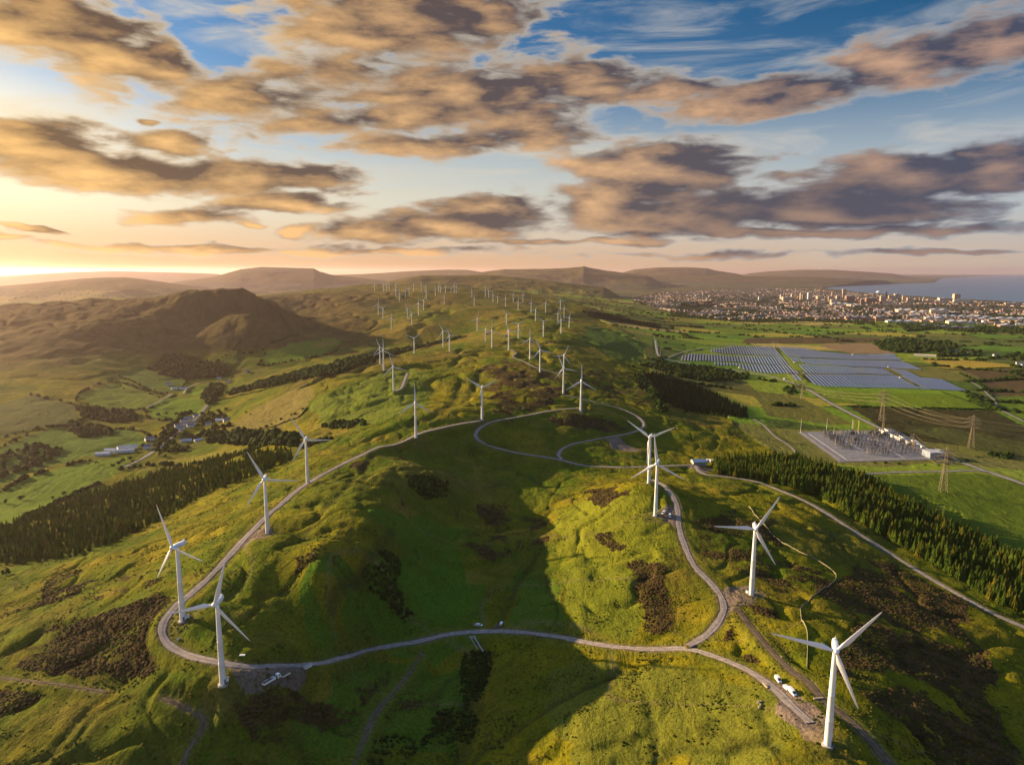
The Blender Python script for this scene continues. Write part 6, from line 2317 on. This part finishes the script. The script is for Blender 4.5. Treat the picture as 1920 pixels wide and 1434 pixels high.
def house_mesh(w, l, h, g, name, mw, mr_):
    q = MB()
    q.box((0, 0, h / 2 - 1), (w, l, h + 2))
    q.add([(-w / 2, -l / 2, h), (-w / 2, l / 2, h), (w / 2, -l / 2, h), (w / 2, l / 2, h), (-w / 2, 0, h + g), (w / 2, 0, h + g)], [(1, 0, 4), (2, 3, 5), (0, 2, 5, 4), (3, 1, 4, 5)])
    me_ = bpy.data.meshes.new(name)
    me_.from_pydata(q.v, [], q.f)
    me_.materials.append(mw)
    me_.materials.append(mr_)
    for p in list(me_.polygons)[-2:]:
        p.material_index = 1
    return me_, q


hm = [house_mesh(18, 11, 6, 4, "house", M['roughcast'], M['slate'])[0], house_mesh(34, 11, 7, 4, "house", M['brick'], M['tile'])[0], house_mesh(15, 11, 6, 4, "house", M['sand'], M['tile'])[0], house_mesh(36, 16, 9, 3, "house", M['sand'], M['slate'])[0]]
sel = np.argwhere(TOWN & (tn > -.12) & (GR < 14000) & (Zf > 2))
town_gap = fbm(X, Y, 1100, 3, 241) + .35 * (Y < 0)
wgt = 1 / GR[sel[:, 0], sel[:, 1]] ** .2
pick = rng.choice(len(sel), 3000, replace=False)
hs = []
for j, i in sel[pick]:
    if town_gap[j, i] < -.13:
        continue
    hs.append((X[j, i] + rng.uniform(-25, 25), Y[j, i] + rng.uniform(-25, 25)))
hs = [q for q in hs if abs(math.atan2(q[0], q[1])) < R(38)]
hs.sort(key=lambda q: math.hypot(*q))
near_h, far_h = hs[:255], hs[255:]
for k, (x, y) in enumerate(near_h):
    a = math.floor(fbm(np.array([x]), np.array([y]), 700, 1, 231)[0] * 6) * .5
    o = put("house", hm[k % 4], None, (x, y, Zat(x, y) + .5), (0, 0, a + (PI / 2 if k % 3 == 0 else 0)))
    lab = ["small white slate roofed house in the streets on the near side of the town", "long brick terrace in the streets on the near side of the town", "small tan house in the streets on the near side of the town", "larger flat toned tan block in the streets on the near side of the town"][k % 4]
    tag(o, lab, "house", "houses of the town, " + ["white", "brick", "tan", "blocks"][k % 4])
for col, mw in ((0, 'render'), (1, 'brick'), (2, 'tan')):
    pass
# the rest of the town's roofs: one uncountable mass
Vs, Fs, mi, o_ = [], [], [], 0
for k, (x, y) in enumerate(far_h):
    w, l, h, g = rng.uniform(12, 34), rng.uniform(10, 16), rng.uniform(5, 9), rng.uniform(2, 4)
    a = math.floor(float(perlin(np.array([x / 700]), np.array([y / 700]), 231)[0]) * 6) * .5 + (PI / 2 if k % 3 == 0 else 0)
    ca, sa_ = math.cos(a), math.sin(a)
    z = Zat(x, y)
    v = np.array([(-w / 2, -l / 2, -2), (w / 2, -l / 2, -2), (w / 2, l / 2, -2), (-w / 2, l / 2, -2), (-w / 2, -l / 2, h), (w / 2, -l / 2, h), (w / 2, l / 2, h), (-w / 2, l / 2, h), (-w / 2, 0, h + g), (w / 2, 0, h + g)])
    q = np.stack([v[:, 0] * ca - v[:, 1] * sa_ + x, v[:, 0] * sa_ + v[:, 1] * ca + y, v[:, 2] + z], -1)
    Vs.append(q)
    f = [(0, 1, 5, 4), (2, 3, 7, 6), (1, 2, 6, 9, 5), (3, 0, 4, 8, 7), (4, 5, 9, 8), (6, 7, 8, 9)]
    Fs += [tuple(n_ + o_ for n_ in ff) for ff in f]
    wm = int(rng.integers(3))
    mi += [wm] * 4 + [3 + int(rng.integers(2))] * 2
    o_ += 10
me = bpy.data.meshes.new("town_houses")
me.from_pydata(np.concatenate(Vs).tolist(), [], Fs)
for k in ('roughcast', 'brick', 'sand', 'slate', 'tile'):
    me.materials.append(M[k])
me.polygons.foreach_set('material_index', np.array(mi, np.int32))
tag(put("town_houses", me), "far streets of small roofs spreading through the town by the sea", "houses", kind='stuff')

# ------------------------------------------------------------------ air
mv = bpy.data.materials.new("haze_air")
mv.use_nodes = True
nt = mv.node_tree
for n in list(nt.nodes):
    nt.nodes.remove(n)
out = nt.nodes.new('ShaderNodeOutputMaterial')
pv = nt.nodes.new('ShaderNodeVolumePrincipled')
pv.inputs['Density'].default_value = 1.7e-5
pv.inputs['Color'].default_value = (1.0, .77, .80, 1)
pv.inputs['Anisotropy'].default_value = .68
nt.links.new(pv.outputs[0], out.inputs['Volume'])
q = MB()
ztop = max(float(Zf.max()), CZ) + 40
q.box((0, 36000, (ztop - 60) / 2), (150000, 79000 + 2000, ztop + 60))
hz = q.build("haze", mv)
tag(hz, "golden evening haze lying over moor, plain and far hills", "haze", kind='stuff')

# ------------------------------------------------------------------ sun and sky
sd = bpy.data.lights.new("sun", 'SUN')
sd.energy = 5.0
sd.color = (1.0, .73, .40)
sd.angle = R(.53)
so = bpy.data.objects.new("sun", sd)
COL.objects.link(so)
sv = Vector((math.cos(SUN_EL) * math.sin(SUN_AZ), math.cos(SUN_EL) * math.cos(SUN_AZ), math.sin(SUN_EL)))
so.rotation_euler = sv.to_track_quat('Z', 'Y').to_euler()
so.location = (0, 0, 900)

w = bpy.data.worlds.new("World")
scene.world = w
w.use_nodes = True
nt = w.node_tree
for n in list(nt.nodes):
    nt.nodes.remove(n)
L = nt.links.new


def node(t, **k):
    n = nt.nodes.new(t)
    for a, v in k.items():
        setattr(n, a, v)
    return n


def mth(op, a, b_=None, c_=None, clamp=False, tree=None):
    n = (tree or nt).nodes.new('ShaderNodeMath')
    n.operation = op
    n.use_clamp = clamp
    for i, q in enumerate((a, b_, c_)):
        if q is None:
            continue
        if isinstance(q, (int, float)):
            n.inputs[i].default_value = q
        else:
            (tree or nt).links.new(q, n.inputs[i])
    return n.outputs[0]


def rng_(v, a, b_, c_, d_, smooth=True):
    n = node('ShaderNodeMapRange')
    if smooth:
        n.interpolation_type = 'SMOOTHSTEP'
    L(v, n.inputs['Value'])
    for k, q in zip(('From Min', 'From Max', 'To Min', 'To Max'), (a, b_, c_, d_)):
        n.inputs[k].default_value = q
    return n.outputs[0]


def mixc(f, a, b_):
    n = node('ShaderNodeMix', data_type='RGBA')
    for idx, q in ((0, f), (6, a), (7, b_)):
        if isinstance(q, tuple):
            n.inputs[idx].default_value = (*q, 1)
        elif isinstance(q, (int, float)):
            n.inputs[idx].default_value = q
        else:
            L(q, n.inputs[idx])
    return n.outputs[2]


sky = node('ShaderNodeTexSky')
sky.sky_type = 'NISHITA'
sky.sun_disc = False
sky.sun_elevation = SUN_EL
sky.sun_rotation = SUN_AZ % (2 * PI)
sky.altitude = 330
sky.air_density = 1.0
sky.dust_density = 1.2
sky.ozone_density = 2.5
tc = node('ShaderNodeTexCoord')
sep = node('ShaderNodeSeparateXYZ')
L(tc.outputs['Generated'], sep.inputs[0])
az = mth('MULTIPLY', mth('ARCTAN2', sep.outputs[0], sep.outputs[1]), 57.2958)
el = mth('MULTIPLY', mth('ARCSINE', sep.outputs[2]), 57.2958)
cmb = node('ShaderNodeCombineXYZ')
L(az, cmb.inputs[0])
L(el, cmb.inputs[1])


def azel(px, py):
    a, t = pix(px, py)
    return math.degrees(a), math.degrees(math.atan(-t))


# cloud bodies: centre and half sizes read off the photograph (pixels), as directions in the sky
BLOBS = [
    (90, 50, 230, 85, 1.0), (250, 120, 170, 60, .9), (420, 180, 200, 70, .7), (560, 150, 150, 60, .62), (560, 230, 190, 44, .6), (730, 45, 260, 100, 1.05), (640, 130, 150, 60, .55), (900, 30, 150, 70, .8),
    (880, 185, 240, 75, 1.15), (1080, 150, 150, 60, .95), (760, 215, 160, 60, .8), (60, 270, 200, 50, 1.1), (220, 320, 280, 48, 1.2), (480, 330, 230, 45, 1.15), (330, 270, 110, 24, .7), (540, 380, 150, 18, .95), (800, 270, 180, 30, .8),
    (350, 404, 120, 24, 1.0), (568, 430, 55, 18, .95), (455, 421, 30, 7, .8), (820, 425, 230, 38, 1.1), (920, 390, 120, 40, 1.05), (700, 440, 140, 20, .8), (1230, 310, 230, 60, 1.15), (1170, 370, 180, 40, 1.0), (1280, 400, 330, 55, 1.1), (1540, 390, 330, 48, 1.15), (1680, 340, 240, 60, 1.1),
    (1860, 320, 170, 70, 1.1), (1420, 185, 240, 45, 1.0), (1250, 165, 150, 34, .8), (1690, 120, 210, 62, 1.05), (1860, 75, 150, 70, 1.0), (1020, 250, 180, 40, .7), (350, 466, 280, 12, .8), (700, 470, 320, 9, .7), (1060, 455, 340, 10, .72), (70, 436, 70, 6, .85), (20, 452, 60, 8, .85),
    (1480, 438, 420, 14, .85), (1780, 430, 240, 14, .7), (1780, 470, 260, 8, .6), (1300, 478, 300, 7, .5), (270, 227, 40, 12, .75), (1500, 330, 120, 16, .6),
]
gt = bpy.data.node_groups.new("cloud_density", 'ShaderNodeTree')
gt.interface.new_socket("P", in_out='INPUT', socket_type='NodeSocketVector')
gt.interface.new_socket("D", in_out='OUTPUT', socket_type='NodeSocketFloat')
gi, go = gt.nodes.new('NodeGroupInput'), gt.nodes.new('NodeGroupOutput')


def gn(t, **k):
    n = gt.nodes.new(t)
    for a, v in k.items():
        setattr(n, a, v)
    return n


# break the outlines up: warp, then add fine noise
n_w = gn('ShaderNodeTexNoise')
n_w.inputs['Scale'].default_value = .34
n_w.inputs['Detail'].default_value = 3
mp = gn('ShaderNodeMapping')
mp.inputs['Scale'].default_value = (.55, 1.5, 1)
gt.links.new(gi.outputs[0], mp.inputs['Vector'])
gt.links.new(mp.outputs[0], n_w.inputs['Vector'])
sub = gn('ShaderNodeVectorMath', operation='SUBTRACT')
gt.links.new(n_w.outputs['Color'], sub.inputs[0])
sub.inputs[1].default_value = (.5, .5, .5)
mad = gn('ShaderNodeVectorMath', operation='MULTIPLY_ADD')
gt.links.new(sub.outputs[0], mad.inputs[0])
mad.inputs[1].default_value = (6.5, 2.0, 0)
gt.links.new(gi.outputs[0], mad.inputs[2])
run = None
for cx, cy, rx, ry, wt in BLOBS:
    a, e = azel(cx, cy)
    a1, _ = azel(cx + rx, cy)
    _, e1 = azel(cx, cy - ry)
    sx, sy = 1 / abs(a1 - a), 1 / abs(e1 - e)
    v = gn('ShaderNodeVectorMath', operation='MULTIPLY_ADD')
    gt.links.new(mad.outputs[0], v.inputs[0])
    v.inputs[1].default_value = (sx, sy, 0)
    v.inputs[2].default_value = (-a * sx, -e * sy, 0)
    ln_ = gn('ShaderNodeVectorMath', operation='LENGTH')
    gt.links.new(v.outputs[0], ln_.inputs[0])
    c_ = mth('MULTIPLY_ADD', ln_.outputs['Value'], -wt, wt, tree=gt)
    run = c_ if run is None else mth('SMOOTH_MAX', run, c_, .25, tree=gt)
n_f = gn('ShaderNodeTexNoise')
n_f.inputs['Scale'].default_value = .50
n_f.inputs['Detail'].default_value = 9
n_f.inputs['Roughness'].default_value = .57
n_f.inputs['Distortion'].default_value = .25
mp2 = gn('ShaderNodeMapping')
mp2.inputs['Scale'].default_value = (.42, 1.35, 1)
gt.links.new(gi.outputs[0], mp2.inputs['Vector'])
gt.links.new(mp2.outputs[0], n_f.inputs['Vector'])
run = mth('MAXIMUM', run, -.9, tree=gt)
d = mth('ADD', run, mth('MULTIPLY', mth('SUBTRACT', n_f.outputs['Fac'], .5, tree=gt), 1.7, tree=gt), tree=gt)
gt.links.new(d, go.inputs[0])


def dens(vec):
    n = node('ShaderNodeGroup')
    n.node_tree = gt
    L(vec, n.inputs[0])
    return n.outputs[0]


D0 = dens(cmb.outputs[0])


def offset(v):
    n = node('ShaderNodeVectorMath', operation='ADD')
    L(cmb.outputs[0], n.inputs[0])
    n.inputs[1].default_value = v
    return n.outputs[0]


D1 = dens(offset((-3.0, -.50, 0)))
sang = mth('MULTIPLY', mth('ARCCOSINE', mth('COSINE', mth('MULTIPLY', mth('ADD', az, 64.0), 1 / 57.2958))), 57.2958)
warm = rng_(sang, 20, 104, 1, 0, False)                     # nearer the sun
alpha = rng_(D0, -.08, .22, 0, 1)
thick = rng_(D0, .0, .46, 0, 1)
lit = mth('ADD', mth('MULTIPLY', mth('SUBTRACT', D0, D1), .80), mth('MULTIPLY_ADD', warm, .02, .20))
n_d = node('ShaderNodeTexNoise')
n_d.inputs['Scale'].default_value = .55
n_d.inputs['Detail'].default_value = 8
n_d.inputs['Roughness'].default_value = .6
mp4 = node('ShaderNodeMapping')
mp4.inputs['Scale'].default_value = (.5, 1.5, 1)
L(cmb.outputs[0], mp4.inputs['Vector'])
L(mp4.outputs[0], n_d.inputs['Vector'])
lit = mth('ADD', lit, mth('MULTIPLY', mth('SUBTRACT', n_d.outputs['Fac'], .5), .8), clamp=True)
low = rng_(el, 0, 17, 1, 0, False)
dark = mixc(warm, (.060, .074, .125), (.150, .084, .032))
lite = mixc(warm, (.66, .40, .28), (1.12, .65, .20))
lit = mth('MULTIPLY', lit, mth('SUBTRACT', 1.0, mth('MULTIPLY', mth('MULTIPLY', rng_(az, 2, 22, 0, .6), rng_(el, 9.5, 5, 0, 1)), 1.0)))
ccol = mixc(lit, dark, lite)
thin = mixc(warm, (.30, .34, .40), (.88, .68, .42))
ccol = mixc(thick, thin, ccol)
# high cirrus, drawn out in streaks
mp3 = node('ShaderNodeMapping')
mp3.inputs['Rotation'].default_value = (0, 0, R(-17))
mp3.inputs['Scale'].default_value = (.060, .36, 1)
L(cmb.outputs[0], mp3.inputs['Vector'])
n_c = node('ShaderNodeTexNoise')
n_c.inputs['Scale'].default_value = 1.0
n_c.inputs['Detail'].default_value = 7
n_c.inputs['Roughness'].default_value = .60
n_c.inputs['Distortion'].default_value = .9
L(mp3.outputs[0], n_c.inputs['Vector'])
cir = rng_(n_c.outputs['Fac'], .45, .72, 0, .80)
cir = mth('MULTIPLY', cir, rng_(el, 0, 7, .3, 1))
cir = mth('MULTIPLY', cir, mth('SUBTRACT', 1.0, mth('MULTIPLY', rng_(el, 13, 22, 0, .62), rng_(az, -20, 20, 0, 1))))
ccir = mixc(warm, (.50, .52, .54), (.90, .76, .52))
ccir = mixc(mth('MULTIPLY', low, .7), ccir, mixc(warm, (.62, .56, .48), (1.0, .78, .42)))

STR, EXPOSURE = .055, 1.5
UP = 1.0 / (STR * 2 ** EXPOSURE)                            # cloud colours are given as they show


def lift(c):
    n = node('ShaderNodeVectorMath', operation='SCALE')
    L(c, n.inputs[0])
    n.inputs['Scale'].default_value = UP
    return n.outputs[0]


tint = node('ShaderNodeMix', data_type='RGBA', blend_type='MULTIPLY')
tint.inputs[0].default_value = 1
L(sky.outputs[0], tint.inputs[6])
over = rng_(el, 24, 48, 0, 1)  # sky overhead, out of view: brightened and blued as added fill for shade
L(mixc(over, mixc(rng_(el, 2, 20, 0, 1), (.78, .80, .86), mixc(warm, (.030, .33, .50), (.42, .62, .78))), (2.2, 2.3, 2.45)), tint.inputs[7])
# pale cream band above the horizon, gold close to it and towards the sun
f1_ = rng_(el, 2.5, 15, .93, 0)
cream = mixc(warm, (.47, .53, .57), (1.02, .87, .56))
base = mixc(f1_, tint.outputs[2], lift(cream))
f2_ = rng_(el, -1, 5.5, 1, 0)
gold = mixc(warm, (.60, .45, .33), (.86, .38, .085))
base = mixc(mth('MULTIPLY', f2_, .95), base, lift(gold))
g2 = mth('MULTIPLY', mth('MULTIPLY', rng_(el, 9, 15, 1, 0), rng_(el, .5, 6, .35, 1)), rng_(sang, 22, 44, 1, 0))
base = mixc(mth('MULTIPLY', g2, .85), base, lift(mixc(rng_(el, 0, 5, 0, 1), (1.0, .56, .17), (1.3, 1.08, .68))))
c1 = mixc(cir, base, lift(ccir))
c2 = mixc(mth('MULTIPLY', alpha, .97), c1, lift(ccol))
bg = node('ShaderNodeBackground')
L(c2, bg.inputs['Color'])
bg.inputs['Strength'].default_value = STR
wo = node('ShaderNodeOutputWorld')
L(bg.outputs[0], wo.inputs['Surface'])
w.cycles.sampling_method = 'MANUAL'
w.cycles.sample_map_resolution = 512

# ------------------------------------------------------------------ render settings
scene.render.engine = 'CYCLES'
scene.view_settings.view_transform = 'Standard'
scene.view_settings.look = 'None'
scene.view_settings.exposure = EXPOSURE
scene.view_settings.gamma = 1.0
cy = scene.cycles
cy.use_denoising = True
try:
    cy.denoiser = 'OPENIMAGEDENOISE'
except Exception:
    pass
cy.max_bounces = 5
cy.diffuse_bounces = 2
cy.glossy_bounces = 2
cy.transmission_bounces = 2
cy.volume_bounces = 1
cy.transparent_max_bounces = 4
cy.caustics_reflective = False
cy.caustics_refractive = False
